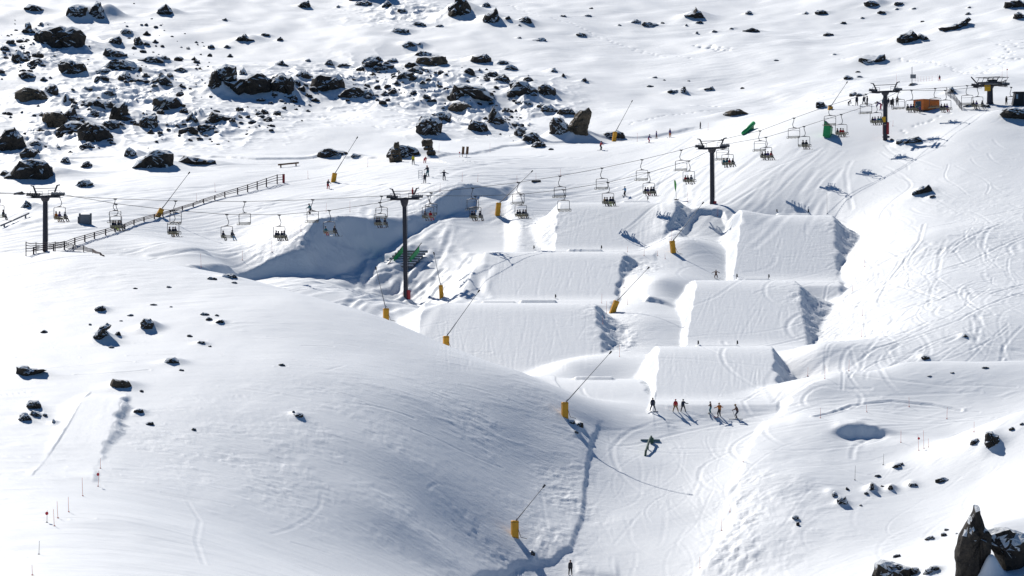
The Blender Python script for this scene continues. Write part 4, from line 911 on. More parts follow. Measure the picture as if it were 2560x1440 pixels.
def tower(px, base_v, d, arm_v, label, lean=0.0, pad=True, sign=False, pole_r=.38):
    x, y, z0 = W(px, base_v, d); za = (720 - arm_v) * d / F; H = za - z0
    pz = max(0, z0 - height(x, y)); z0 = z0 - pz; H = za - z0
    t = thing("lift_tower", label, "lift tower", (x, y, z0), YAW, "chairlift towers")
    lx = -lean * d / F                         # the mast leans a little across the picture
    top = Vector((lx, 0, H))
    MB().tube([(0, 0, -.5), top * .5, top * .93, top * .95 + Vector((0, 0, .05)), top], [pole_r * 1.06, pole_r, pole_r * .96, pole_r * 1.5, pole_r * 2.0], 14).build("mast", STEEL, t, smooth=False)
    m = MB(); m.box(top + Vector((0, 0, .12)), (5.6, .42, .36)); m.build("crossarm", STEEL, t)
    m = MB()
    for s in (-1, 1):
        m.tube([top + Vector((s * 1.85, 0, .3)), top + Vector((s * 2.65, 0, 1.75)), top + Vector((s * 3.2, 0, 1.85))], [.13, .13, .10], 4)
    m.tube([top + Vector((-2.45, 0, 1.4)), top + Vector((2.45, 0, 1.4))], .06, 5); m.build("lifting_frame", STEEL, t)
    a = Empty = t
    for s in (-1, 1): sheaves(t, top.x + s * 2.75, low=top.z + .45)
    if pad: MB().box((.0, .22, 1.0 + pz), (1.08, .72, 2.3)).build("base_padding", REDP, t, bevel=.08)
    if sign: MB().box((.0, -.46, H * .43), (.75, .08, 1.0)).build("yellow_plate", YSIGN, t)
    m = MB()                                  # ladder
    for s in (-.16, .16): m.tube([(.45 + 0, s, 2.6), (.45 + lx * .9, s, H * .93)], .025, 4)
    m.build("ladder", STEEL, t)
    return t, Vector((x, y, z0)), H
TOW = [tower(113, 627, 480, 494, "dark lift tower by the wooden fences at the far left", pad=False),
       tower(1015, 758, 522, 499, "tall dark lift tower with red base left of the jumps", lean=5.5, pole_r=.36),
       tower(1781, 533, 565, 372, "dark lift tower with red base right of centre above the jumps", lean=1.5, pole_r=.40),
       tower(2213, 334, 596, 231, "dark lift tower with a yellow plate and red base near the lift top", sign=True, pole_r=.40)]

def wpt(px, py, side): 
    d = line_d(px) + (-1.9 if side > 0 else 1.9); return Vector(W(px, py, d))
NEARP = [(-260, 470), (0, 482), (150, 485), (289, 509), (433, 526), (567, 536), (698, 537), (823, 526), (950, 507), (1045, 487), (1070, 489), (1188, 490), (1302, 486), (1409, 474), (1520, 456), (1622, 431), (1722, 402), (1806, 362), (1915, 343), (2010, 316), (2103, 286), (2190, 258), (2252, 226), (2280, 226), (2362, 226), (2443, 218), (2500, 214)]
FARP = [(-260, 478), (85, 486), (288, 497), (439, 502), (612, 504), (782, 499), (954, 490), (984, 487), (1066, 481), (1182, 470), (1296, 456), (1400, 440), (1505, 420), (1605, 399), (1703, 375), (1752, 361), (1900, 327), (1985, 295), (2075, 263), (2165, 236), (2180, 229), (2335, 221), (2420, 214), (2460, 212)]
def rope():
    t = thing("haul_rope", "thin dark steel rope of the chairlift running from far left to the upper right", "rope", (0, 0, 0))
    for P, s in ((NEARP, 1), (FARP, -1)): MB().tube([wpt(a, b, s) for a, b in P], .036, 5).build("rope_strand", BLACK, t)
    return t
rope()

def make_chair():
    t = thing("lift_chair", "x", "chairlift chair", (0, 0, 0), 0, "chairs hanging on the lift")
    MB().box((0, 0, -.06), (.12, .55, .16)).tube([(0, -.42, .02), (0, .42, .02)], .05, 5).build("grip", BLACK, t)
    MB().tube([(0, 0, -.1), (0, .06, -.5), (0, .36, -1.0), (0, .42, -1.25), (0, .3, -1.5), (0, 0, -1.78)], .055, 6).build("hanger", CHAIRST, t)
    MB().tube([(-.5, 0, -1.82), (0, 0, -1.74), (.5, 0, -1.82)], .07, 5).tube([(-1.12, 0, -3.62), (-1.27, 0, -3.4), (-1.27, 0, -2.05), (-1.2, 0, -1.9), (-.5, 0, -1.83), (.5, 0, -1.83), (1.2, 0, -1.9), (1.27, 0, -2.05), (1.27, 0, -3.4), (1.12, 0, -3.62)], .05, 6).build("bail_frame", CHAIRST, t)
    m = MB()
    for k in range(5): m.box((0, .05 + k * .115, -3.62), (2.44, .085, .05))
    for x in (-1.2, -.4, .4, 1.2): m.box((x, .27, -3.67), (.05, .6, .05))
    m.build("seat", SLAT, t)
    m = MB()
    for k in range(2): m.box((0, -.03 - k * .03, -3.46 + k * .16), (2.5, .04, .09))
    m.build("backrest", SLAT, t)
    for s in (-1, 1): MB().tube([(s * 1.24, 0, -3.38), (s * 1.24, .5, -3.36), (s * 1.2, .55, -3.6)], .03, 5).build("armrest", CHAIRST, t)
    return t
def riderchair_bar(t, up):
    if up: MB().tube([(-1.25, .02, -2.5), (-1.2, .25, -2.3), (1.2, .25, -2.3), (1.25, .02, -2.5)], .028, 5).build("safety_bar", CHAIRST, t)
    else: MB().tube([(-1.25, .02, -3.2), (-1.2, .55, -3.3), (1.2, .55, -3.3), (1.25, .02, -3.2)], .028, 5).build("safety_bar", CHAIRST, t)
    return t
CH_EMPTY = riderchair_bar(make_chair(), True); CH_FULL = riderchair_bar(make_chair(), False); used = set()
def chair(px, py, side, label, swing=0.0):
    proto = CH_FULL if side > 0 else CH_EMPTY
    t = proto if proto.name not in used else copy_tree(proto); used.add(proto.name)
    t.location = wpt(px, py, side); t.rotation_euler = (0, swing, YAW + (0 if side > 0 else math.pi)); t["label"] = label
    bpy.context.view_layer.update() if False else None
    return t

D_, N_, R_, T_, Y_, B_, G_, O_, P_, L_, K_ = DK, NAVY, RED, TEAL, TANC, BLUE, GREYC, ORNG, PURP, LIME, PINKC
FULL = [  # column, row of the grip, riders (seat 0..3: jacket, trousers), where
 (-4, 482, [(3, D_, N_)], "at the left edge of the photo"),
 (149, 487, [(0, O_, Y_), (1, P_, N_), (3, N_, N_)], "beside the far left tower"),
 (290, 510, [(0, D_, N_), (1, N_, L_), (2, D_, D_), (3, G_, N_)], "above the fence, right of the far left tower"),
 (433, 526, [(0, N_, D_), (1, D_, Y_), (2, N_, N_)], "second right of the far left tower"),
 (567, 536, [(0, N_, N_), (3, N_, B_)], "third right of the far left tower"),
 (698, 537, [(0, N_, D_), (1, D_, G_), (2, N_, N_), (3, G_, D_)], "in the middle between the two left towers"),
 (823, 526, [(0, T_, R_), (3, D_, N_)], "in front of the shaded bank's left part"),
 (950, 506, [(0, N_, D_), (1, D_, N_), (3, N_, D_)], "just left of the middle tower"),
 (1070, 489, [(0, G_, D_), (2, R_, R_)], "just right of the middle tower"),
 (1188, 490, [(0, D_, N_), (1, N_, D_), (3, N_, G_)], "second right of the middle tower"),
 (1302, 486, [(0, N_, Y_), (1, D_, D_), (2, N_, Y_), (3, G_, D_)], "beside the snow gun above the jumps"),
 (1409, 474, [], "hanging empty among the loaded ones"),
 (1520, 456, [(0, Y_, G_), (1, N_, N_), (2, N_, L_), (3, N_, D_)], "left of the person in light blue"),
 (1622, 431, [(0, D_, D_), (1, P_, K_), (2, D_, N_), (3, N_, D_)], "right of the person in light blue"),
 (1722, 402, [(0, R_, D_), (1, D_, N_), (2, G_, D_)], "left of the third tower"),
 (1819, 360, [(0, T_, T_), (1, T_, D_), (2, R_, D_), (3, D_, N_)], "at the third tower's sheaves"),
 (1915, 343, [(0, D_, D_), (1, N_, N_), (2, P_, D_), (3, R_, D_)], "just right of the third tower"),
 (2010, 316, [(1, D_, D_), (2, D_, BRN)], "between the third tower and the green wedge"),
 (2103, 286, [(0, D_, N_), (1, R_, D_), (2, R_, D_)], "beside the green wedge"),
 (2190, 257, [(0, D_, D_), (1, PURP, D_), (2, T_, N_), (3, T_, D_)], "just left of the upper tower"),
 (2279, 226, [(0, D_, N_), (1, P_, D_), (2, D_, G_), (3, T_, D_)], "left of the orange hut"),
 (2363, 226, [(0, N_, D_), (1, D_, N_), (2, P_, K_)], "right of the orange hut"),
 (2443, 218, [(0, D_, D_), (1, P_, D_), (3, N_, D_)], "in front of the lift top station"),
]
WORDS = {1: 'one rider', 2: 'two riders', 3: 'three riders', 4: 'four riders', 0: 'nobody'}
CN = {DK: 'dark', NAVY: 'navy', RED: 'red', TEAL: 'teal', TANC: 'tan', BLUE: 'light blue', GREYC: 'grey', ORNG: 'orange', PURP: 'purple', LIME: 'lime', PINKC: 'pink', BRN: 'brown'}
SEATW = ('leftmost', 'second', 'third', 'rightmost')
rr = random.Random(3)
for (px, py, riders, where) in FULL:
    lab = ("chair carrying %s %s" % (WORDS[len(riders)], where)) if riders else "lone empty chair on the lower rope right of centre"
    if (px, py) == (1409, 474): t = chair(px, py, 1, lab)
    else: t = chair(px, py, 1, lab)
    base = Matrix.Translation(t.location) @ Matrix.Rotation(YAW, 4, 'Z')
    for k, (seat, jk, pt) in enumerate(riders):
        x = (-.93, -.31, .31, .93)[seat]; pose = 'sit' if (seat + px) % 2 else 'sit2'
        m = base @ Matrix.Translation((x, .16, -3.56)) @ Matrix.Rotation(rr.uniform(-.15, .15), 4, 'Z') @ Matrix.Scale(rr.uniform(1.04, 1.16), 4)
        gear = rr.choice(('skis', 'skis', 'tray'))
        person(pose, m, jk, pt, rr.choice((BLK, BLK, DK, NAVY)), "%s rider in %s jacket on the chair %s" % (SEATW[seat], CN[jk], where.replace('above the fence, right of the far left tower', 'above the fence')), gear=gear, gearcol=rr.choice((DK, BLK, G_, BRN)), group="riders on the chairlift")
EMPTYS = [(288, 497, "behind the loaded one above the fence"), (439, 502, "above the snow gun on the fence"), (612, 504, "alone left of the shaded bank"), (782, 499, "beside the skier in dark teal"), (954, 490, "behind a loaded one left of the middle tower"), (1078, 482, "right of the middle tower"),
 (1182, 470, "above the green stair feature's right"), (1296, 456, "beside the snow gun above the jumps"), (1400, 440, "on the upper rope, directly above the lower empty one"), (1505, 420, "above the chair left of the person in blue"), (1605, 399, "above the chair right of the person in blue"), (1703, 375, "left of the third tower"),
 (1806, 349, "right behind the third tower"), (1900, 327, "left of the green tube rail"), (1985, 295, "right of the green tube rail"), (2075, 264, "directly above the green wedge"), (2165, 235, "in front of the people by the lift top"), (2247, 224, "behind the upper tower's right side"), (2338, 221, "behind the orange hut"), (2418, 214, "left of the lift top station"), (2528, 218, "right of the lift top station by the black hut")]
for px, py, where in EMPTYS: chair(px, py, -1, "empty chair " + where)

# the worker standing at the head of the middle tower
t, p, H = TOW[1]
m = Matrix.Translation(p + LX * 1.45 + Vector((0, 0, H + .32))) @ Matrix.Rotation(math.radians(-60), 4, 'Z') @ Matrix.Scale(.92, 4)
person('stand', m, RED, RED, RED, "worker in a red suit standing on top of the middle lift tower", group="people on the snow")

# top station
def station():
    x, y, z = ground(2475, 260); z0 = z; d = y; s = d / F
    t = thing("lift_station", "dark return station of the lift with a yellow plate on its thick mast", "lift station", (x, y, z0), YAW)
    H = (260 - 215) * s
    MB().tube([(0, 0, -.5), (0, 0, .4), (0, 0, H * .85), (0, 0, H)], [.95, .62, .55, .85], 12).build("mast", STEEL, t)
    MB().box((0, 0, H + .15), (7.2, .6, .45)).box((.3, 0, H + .55), (4.0, 3.4, .35)).build("head_beam", STEEL, t)
    MB().box((-.1, -.75, H - .45), (1.3, .12, 1.1)).build("yellow_plate", YSIGN, t)
    MB().tube([(.9, .2, H + .2), (.9, .2, H + .42)], 1.9, 22).build("bullwheel", GREYST, t)
    m = MB()
    for s_ in (-1, 1):
        for k in range(5): m.tube([(-2.2 + k * 1.1 + .3, s_ * 1.6, H + .7), (-1.7 + k * 1.1 + .3, s_ * 1.6, H + 1.6)], .05, 4)
        m.tube([(-2.2, s_ * 1.6, H + 1.6), (3.2, s_ * 1.6, H + 1.6)], .06, 4)
    for k in range(5): m.tube([(-2 + k * 1.2, -1.6, H + 1.6), (-2 + k * 1.2, 1.6, H + 1.6)], .05, 4)
    m.build("roof_lattice", STEEL, t)
    MB().tube([(-2.6, 0, H + .3), (-4.2, 0, H + 1.9)], .13, 4).tube([(2.2, 0, H + .3), (3.5, 0, H + 1.0), (3.5, 0, H + .2)], .1, 4).build("lifting_arm", STEEL, t)
    for s_ in (-1, 1): sheaves(t, s_ * 3.4, n=7, low=H + .25)
    MB().box((.2, .6, H + .95), (1.4, 1.2, .6)).build("gearbox", BLACK, t, bevel=.05)
station()

def hut_orange():
    g = ground(2318, 276); s = g.y / F; t = thing("orange_hut", "bright orange lift hut with a dark window beside the upper lift tower", "hut", (g.x, g.y + 1.4, g.z - .1), math.radians(32))
    w, dpt, h = 3.9, 3.1, 28 * s
    MB().box((0, 0, h / 2), (w, dpt, h)).build("wall", ORANGE, t, bevel=.05)
    MB().box((0, 0, h + .05), (w + .16, dpt + .16, .1)).build("roof", ORANGE, t)
    f = MB().box((-w / 2 - .03, 0, h * .58), (.07, 1.75, 1.2)).build("window", GREYB, t); MB().box((-w / 2 - .075, 0, h * .58), (.04, 1.5, .98)).build("pane", GLASS, f)
    dd = MB().box((.55, -dpt / 2 - .03, h * .48), (1.7, .06, h * .8)).build("door", ORANGE, t); MB().box((.0, -dpt / 2 - .08, h * .5), (.08, .05, .3)).build("handle", BLACK, dd)
    m = MB(); 
    for k in range(4): m.box((.55, -dpt / 2 - .075, h * (.2 + k * .2)), (1.6, .03, .05))
    m.build("door_rib", ORANGE, dd)
    MB().box((0, 0, .02), (w + .3, dpt + .3, .14)).build("skid", STEEL, t)
hut_orange()
def hut_black():
    g = ground(2556, 263); s = g.y / F; h = 34 * s; t = thing("black_hut", "black lift operator hut with a small bright window at the right edge", "hut", (g.x, g.y, g.z - .2))
    w = 3.6; MB().prism([(-w * .56, 0), (w * .5, 0), (w * .5, h), (-w * .42, h)], -1.3, 1.3).build("wall", BLACK, t)
    MB().box((0.05, 0, h + .06), (w + .1, 2.8, .12)).build("roof", STEEL, t)
    f = MB().box((-w * .34, -1.33, h * .68), (.42, .06, .95)).build("window", GREYST, t); MB().box((-w * .34, -1.37, h * .68), (.3, .04, .82)).build("pane", mat("sky_glass", (.35, .42, .5), .1), f)
    MB().box((w * .1, -1.33, h * .42), (.9, .06, h * .8)).build("door", STEEL, t)
hut_black()
def netting():
    P = [ground(a, b) for a, b in ((2366, 236), (2376, 246), (2385, 252), (2392, 262), (2398, 270), (2404, 276))]
    t = thing("net_fence", "dark netting fence bending down the slope left of the lift top station", "fence", P[0]); o = P[0]
    for p in P: MB().tube([p - o - Vector((0, 0, .3)), p - o + Vector((0, 0, 1.5))], .05, 5).build("post", WOOD, t)
    m = MB()
    for k in range(7):
        z = .15 + k * .2; m.tube([p - o + Vector((0, 0, z + .06 * ((i + k) % 2))) for i, p in enumerate(P)], .022, 4)
    for a, b in zip(P[:-1], P[1:]):
        for k in range(6): m.tube([a.lerp(b, k / 6) - o + Vector((0, 0, .15)), a.lerp(b, (k + .8) / 6) - o + Vector((0, 0, 1.35))], .02, 4)
    m.build("netting", BLACK, t)
netting()
# ---------------------------------------------------------------- snow guns
GUNS = [ # base column, base row, box height px, box lean px, tip column, tip row, label
 (391, 542, 22, 14, 473, 431, "snow gun tilted over on the wooden fence, lance pointing up right"),
 (832, 455, 24, 5, 893, 343, "snow gun standing on the upper run above the shaded bank"),
 (1534, 354, 26, 4, 1580, 252, "snow gun by the giant leaning rock slab"),
 (965, 797, 30, 0, 940, 667, "snow gun left of the middle tower's foot, lance leaning left"),
 (1104, 745, 34, -2, 1085, 632, "slim snow gun right of the middle tower, lance leaning left"),
 (1115, 868, 30, 0, 1197, 726, "snow gun half hidden behind the front hill before the lowest left jump"),
 (1243, 538, 33, 4, 1330, 427, "snow gun beside the chairs left of the upper jump"),
 (1684, 632, 32, -4, 1757, 506, "snow gun between the upper jumps, lance pointing up right"),
 (1528, 782, 32, 14, 1621, 668, "strongly tilted snow gun right of the lowest left jump"),
 (1412, 1041, 38, 0, 1526, 879, "snow gun with the longest lance at the front hill's edge above rocks"),
 (1287, 1341, 42, 0, 1360, 1213, "lowest snow gun beside the bottom run's left bank"),
 (2074, 274, 10, 3, 2117, 205, "distant snow gun lance rising behind the crest near the green wedge")]
for (px, py, bh, lean, tx, ty, label) in GUNS:
    g = ground(px, py, 200); 
    if px == 1115: g = Vector(W(1115, 868, 452)); 
    if px == 965: g = Vector(W(965, 799, 470))
    d = g.y; s = d / F; g.z -= .1
    t = thing("snow_gun", label, "snow gun", g, 0, "snow guns on tall lances")
    H = bh * s; L = lean * s; w = .78 if px != 1104 else .58
    m = MB(); a = Vector((0, 0, -.25)); b = Vector((L, 0, H)); ax = (b - a).normalized(); rot = Vector((0, 0, 1)).rotation_difference(ax).to_matrix() @ Matrix.Rotation(math.radians(18), 3, 'Z')
    m.box((a + b) / 2, (w, w * .85, (b - a).length), rot); m.build("base_cover", YEL, t, bevel=.05)
    m = MB()
    for z in (.12, .9): m.box(a.lerp(b, z), (w * 1.03, w * .88, .05), rot)
    m.build("strap", mat("dark_strap", (.25, .12, .01), .7), t)
    tip = Vector(((tx - px) * s, -.2, (py - ty) * s)); st = Vector((L * .9, 0, H * .9)); mid = st.lerp(tip, .32)
    MB().tube([st, mid], [.075, .065], 6).tube([mid, tip], [.05, .038], 6).build("lance", GREYST if py > 600 else CHAIRST, t)
    ax = (tip - mid).normalized(); MB().tube([tip - ax * .22, tip + ax * .22], [.10, .12], 8).build("nozzle_head", BLACK, t)
    MB().tube([st + Vector((.16, -.1, -.1)), st + Vector((.16, -.05, .38)), st.lerp(tip, .1)], .03, 5).build("stay", CHAIRST, t)
    MB().tube([Vector((L * .5 + w * .5, -.3, H * .5)), Vector((w * .9, -.5, .05)), Vector((w * 1.8, -.9, -.12))], .035, 5).build("hose", DARKP, t)

# ---------------------------------------------------------------- fences
def fence(pts, heights, rails, label, mat_, red_end=False, post_w=.2, sag=.0, name="wooden_fence"):
    P = [ground(a, b) for a, b in pts]; o = P[0]; t = thing(name, label, "fence", o); tops = []
    for i, (p, h) in enumerate(zip(P, heights)):
        H = h * p.y / F; tops.append((p - o, H))
        last = red_end and i == len(P) - 1
        MB().box(p - o + Vector((0, 0, H / 2 - .3)), (post_w * (2.2 if last else 1), post_w, H + .6)).build("post", REDP if last else mat_, t)
    for k in range(rails):
        f = .93 - k * (.78 / rails)
        m = MB(); q = []
        for i, (p, H) in enumerate(tops):
            q.append(p + Vector((0, -.12, H * f)))
            if i < len(tops) - 1 and sag:
                n_, H2 = tops[i + 1]; q.append((p + n_) / 2 + Vector((0, -.12, (H + H2) / 2 * f - sag)))
        m.tube(q, .065, 4, flat=1.0); m.build("rail", mat_, t)
    return t
LP = [(84, 636), (110, 630), (134, 627), (161, 624), (187, 612), (212, 604), (236, 597), (264, 588), (288, 580), (312, 572), (335, 562), (360, 554), (386, 547), (407, 541), (426, 534), (456, 525), (483, 517), (509, 508), (537, 500), (562, 493), (594, 486), (619, 480), (643, 474), (666, 467), (693, 460), (709, 457)]
LH = [19, 18, 18, 20, 18, 17, 17, 16, 15, 13, 13, 12, 12, 10, 9, 10, 10, 11, 12, 14, 17, 19, 21, 22, 24, 22]
fence(LP, LH, 3, "long dark wooden rail fence climbing right to a red end post", WOOD, red_end=True)
FP = [(65, 640), (90, 633), (113, 631), (138, 628), (161, 624), (183, 627), (209, 630), (232, 633), (251, 638), (260, 641)]
fence(FP, [36, 27, 26, 24, 22, 16, 16, 11, 7, 3], 4, "sagging wire and post fence around the left tower on the hill crest", WOOD, post_w=.12, sag=.12)

# ---------------------------------------------------------------- marker poles
POLES = """
770 446 20;875 530 28;919 417 22;815 530 22;1100 480 22;1155 453 22;1194 454 20;680 630 30;752 578 25;538 479 22;491 503 20;1097 380 22;1225 380 22;503 668 34;606 650 24
1293 455 18;1340 451 20;1402 439 18;1719 505 24;1794 539 22;1679 600 28;1610 639 16;1569 630 14;1644 639 12;1663 647 12;1504 758 24;1516 783 30;1560 719 20;1569 761 24;1507 810 22
2162 667 20;2156 789 18;2132 728 14;1549 892 30;2154 842 20;2122 927 28;2062 947 34;2019 940 22;2051 1045 26;2167 1030 18;2273 1017 24;2367 1047 30;2435 1080 26;2252 1106 30;1593 354 22
2297 1126 40 r;2310 1121 45;2321 1118 22;2137 1200 36 d;2208 1162 28 d;1804 1326 30;1750 1420 28;1858 1155 26;1825 1280 18;251 1171 26;245 1216 40 r;207 1240 46;172 1280 38;145 1295 42;136 1315 42;117 1306 30 rd;97 1386 34 d;81 1438 26
2242 206 22;2288 203 12;2295 203 12;2302 203 12;2309 203 12;2316 203 12;2323 202 12;2330 202 12;2345 203 18;2505 191 24;2518 192 24 r;2213 300 20;1770 325 18;1149 392 14 r;2068 534 52 d;2232 315 14
"""
LMP = LM + [(1275, 850, 'the lowest left jump'), (1390, 690, 'the middle left jump'), (1540, 560, 'the upper left jump'), (1960, 620, 'the upper right jump'), (1860, 780, 'the middle right jump'), (1785, 930, 'the lowest right jump'), (2150, 1080, 'the shadowed hollow'), (1015, 640, 'the middle lift tower'), (2475, 230, 'the lift top station'), (1620, 1115, 'the green bottom rail'), (180, 1080, 'the small snow ridge'), (1650, 1300, 'the bottom run'), (820, 640, 'the shaded bank')]
seenp = set()
for line in POLES.strip().splitlines():
    for q in line.split(';'):
        q = q.split(); x, y, h = map(float, q[:3]); fl = q[3] if len(q) > 3 else ''
        g = ground(x, y); H = h * g.y / F; dark = 'd' in fl
        near = sorted(LMP, key=lambda q: math.hypot(q[0] - x, q[1] - y)); lab = None
        for hw in (('tall', 'high') if h > 30 else ('short', 'little') if h < 17 else ('thin', 'slim')):
            for (lx, ly, nm) in near[:5]:
                dx, dy = x - lx, y - ly; R = math.hypot(dx, dy); an = math.degrees(math.atan2(-dy, dx)) % 360
                dr = ('right of', 'above and right of', 'above', 'above and left of', 'left of', 'below and left of', 'below', 'below and right of')[int((an + 22.5) // 45) % 8]
                c = "%s %s marker pole%s %s %s %s" % (hw, 'dark' if dark else 'orange', ' with red tag' if 'r' in fl else '', 'just' if R < 55 else 'slightly' if R < 110 else 'well' if R < 200 else 'far', dr, nm)
                if c not in seenp: lab = c; break
            if lab: break
        lab = lab or c; seenp.add(lab)
        t = thing("marker_pole", lab, "marker pole", g, 0, "thin marker poles in the snow"); ln = RR.uniform(-.06, .06)
        MB().tube([(0, 0, -.3), (ln * H, 0, H)], [.024, .016], 5).build("shaft", DARKP if dark else PINK, t)
        if 'r' in fl: MB().prism([(k_ * .15 * math.cos(a), H * .75 + .16 * math.sin(a)) for k_ in (1,) for a in [math.pi * 2 * i / 10 for i in range(10)]], -.02, .02).build("tag", REDM, t)
        MB().tube([(0, 0, -.05), (0, 0, .06)], .09, 6).build("foot", DARKP if dark else PINK, t)

# little black markers on the jump lips
LIPM = [(1388, 745, 'right end of the lowest left jump'), (1503, 622, 'right end of the middle left jump'), (1334, 622, 'left part of the middle left jump'), (1942, 531, 'left part of the upper right jump'), (2021, 531, 'right part of the upper right jump'), (1842, 694, 'left part of the middle right jump'), (1922, 695, 'right part of the middle right jump'), (1745, 862, 'left part of the lowest right jump'), (1843, 862, 'right part of the lowest right jump'), (1619, 499, 'right part of the upper left jump')]
for x, y, nm in LIPM:
    g = ground(x, y + 3); t = thing("lip_marker", "tiny black marker flag behind the lip at the " + nm, "marker", g + Vector((0, .6, 0)), 0, "black markers on the jump lips")
    MB().tube([(0, 0, -.4), (0, 0, .75)], .04, 5).build("stick", BLACK, t); MB().prism([(0, .25), (.2, .3), (.16, .75), (0, .8)], -.03, .03).build("flag", BLACK, t)

# ---------------------------------------------------------------- terrain-park features
g = ground(1691, 499); s = g.y / F; t = thing("feather_flag", "green feather flag standing at the right end of the upper left jump", "flag", g)
H = 50 * s; MB().tube([(0, 0, -.2), (-.1, 0, H * .5), (-.3, 0, H)], [.04, .035, .02], 5).build("pole", CHAIRST, t)
MB().prism([(-.12, H * .38), (-.02, H * .55), (.02, H * .75), (-.1, H * .92), (-.3, H), (-.42, H * .93), (-.38, H * .7), (-.25, H * .5)], -.02, .02).build("sail", FLAGG, t)
MB().box((0, 0, .04), (.8, .5, .1)).build("base_plate", STEEL, t)

def tube_rail(a, b, ha, hb, r, label, panel=True):
    A, B = ground(*a), ground(*b); t = thing("tube_rail", label, "snow park rail", A); v = B - A
    p0, p1 = Vector((0, 0, ha)), v + Vector((0, 0, hb)); MB().tube([p0, p0.lerp(p1, .5), p1], r, 12).build("tube", GREEN, t, smooth=True)
    if panel: 
        m = MB(); n = Vector((-v.y, v.x, 0)).normalized() * .08
        vs = [p0 - n, p1 - n, v - n - Vector((0, 0, .2)), Vector((0, 0, -.2)) - n]; vs += [q + 2 * n for q in vs]
        m.add(vs, [(0, 1, 2, 3), (7, 6, 5, 4), (0, 4, 5, 1), (1, 5, 6, 2), (2, 6, 7, 3), (3, 7, 4, 0)]); m.build("side_panel", GREEN, t)
    for f in (.1, .9): q = v * f; MB().box(q + Vector((0, 0, (ha + (hb - ha) * f) / 2 - .2)), (.15, .15, ha + (hb - ha) * f + .4)).build("leg", GREEND, t)
    return t
tube_rail((1884, 322), (1858, 338), 1.1, .35, .42, "fat green tube rail lying on the slope above the third tower")
def wedge():
    g = ground(2067, 344); s = g.y / F; t = thing("wedge_box", "dark green wedge-shaped park box below an empty chair near the lift top", "snow park box", g, math.radians(-14))
    h = 42 * s; MB().prism([(-.75, .3), (.55, -.35), (.75, h * .62), (-.45, h)], -.2, 2.6).build("body", GREEN, t)
    MB().prism([(-.5, h + .01), (.8, h * .62 + .01), (.8, h * .62 + .12), (-.5, h + .12)], -.3, 2.7).build("deck", GREEND, t)
wedge()
def stairs():
    c = ground(1008, 668); g = c; s = g.y / F
    t = thing("stair_set", "set of snow-covered park steps behind the middle tower", "stairs", g, 0)
    n = 7
    for k in range(n):
        y = k * .95; x = k * .40 - 1.0; st = MB().box((x, y, .12 + k * .42), (5.4 - .05 * k, .6, .34)).build("step", GREYB, t)
        MB().box((x, y - .02, .12 + k * .42 + .23), (5.3 - .05 * k, .66, .14)).build("snow_cover", SNOW2, st)
    for i, (x, lab) in enumerate(((-1.2, "left green down-rail over the park steps"), (1.5, "right green down-rail over the park steps"))):
        r = thing("down_rail", lab, "snow park rail", g + Vector((x, -.3, .2)), 0, "green rails over the steps")
        a, b = Vector((-1.4, -.4, .2)), Vector((1.4, 5.2, 3.9)); MB().tube([a, b], .07, 6).build("rail", DARKP, r)
        p, q = a.lerp(b, .35), a.lerp(b, .85); vs = [p, q, q - Vector((0, 0, .95)), p - Vector((0, 0, .95))]; vs += [w_ + Vector((.1, -.06, 0)) for w_ in vs]
        MB().add(vs, [(0, 1, 2, 3), (7, 6, 5, 4), (0, 4, 5, 1), (1, 5, 6, 2), (2, 6, 7, 3), (3, 7, 4, 0)]).build("side_panel", GREEN, r)
        for f in (.15, .8): e = a.lerp(b, f); MB().tube([e, e - Vector((0, 0, 1.0))], .05, 5).build("leg", DARKP, r)
SNOW2 = mat("packed_snow", (.76, .80, .86), .6, var=.04)
stairs()
def t_rail():
    A = ground(1628, 1106); B = ground(1613, 1140); t = thing("bent_rail", "teal-green rail below the jump on the bottom run, forming a T with painted shade", "snow park rail", A)
    v = B - A; pts = [Vector((0, 0, .75)), v * .3 + Vector((0, 0, .8)), v * .9 + Vector((0, 0, .45)), v + Vector((0, 0, .0))]
    MB().tube(pts, .15, 8).build("tube", GREEND, t)
    for f, h in ((.08, .7), (.5, .6), (.88, .4)): MB().box(v * f + Vector((0, 0, h / 2 - .1)), (.14, .14, h + .2)).build("leg", GREEND, t)
    MB().prism([(-.15, -.1), (.25, -.1), (.3, .6), (-.1, .75)], -.6, .1).build("end_plate", GREEND, t)
    MB().box((-.1, .5, .1), (2.5, .5, .55)).build("step", mat("snow_shade_teal", (.14, .22, .25), .7), t, bevel=.05)  # the step box paints the kicker's shadowed snow face in teal-grey
t_rail()
g = ground(213, 560); s = g.y / F; t = thing("wall_box", "grey upright park wall between two posts left of the fence", "snow park box", g)
MB().box((0, 0, .75), (1.55, .5, 1.6)).build("panel", GREYB, t, bevel=.04)
for x in (-.9, .9): MB().tube([(x, .1, -.3), (x, .1, 1.75)], .17, 8).build("post", GREYB, t)
MB().box((-1.15, .5, .6), (.12, 1.4, 1.2)).build("side_fin", GREYB, t)
def bar(a, b, h, w, mt, label, name="park_log", cat="snow park log"):
    A, B = ground(*a), ground(*b); v = B - A; t = thing(name, label, cat, A); m = MB().tube([Vector((0, 0, h)), v + Vector((0, 0, h))], w, 8).build("beam", mt, t)
    for f in (.12, .88): MB().box(v * f + Vector((0, 0, h / 2 - .15)), (.25, .25, h + .3)).build("leg", mt, t)
bar((2, 572), (72, 541), .5, .14, GREYB, "long dark straight rail at the left edge of the photo", "long_rail", "snow park rail")
bar((696, 419), (746, 414), .55, .17, TAN, "low brown wooden beam on legs above the fence's red end", "wooden_beam", "snow park beam")
bar((1331, 456), (1350, 455), .15, .24, BLACK, "short black log lying on the run above the jumps")
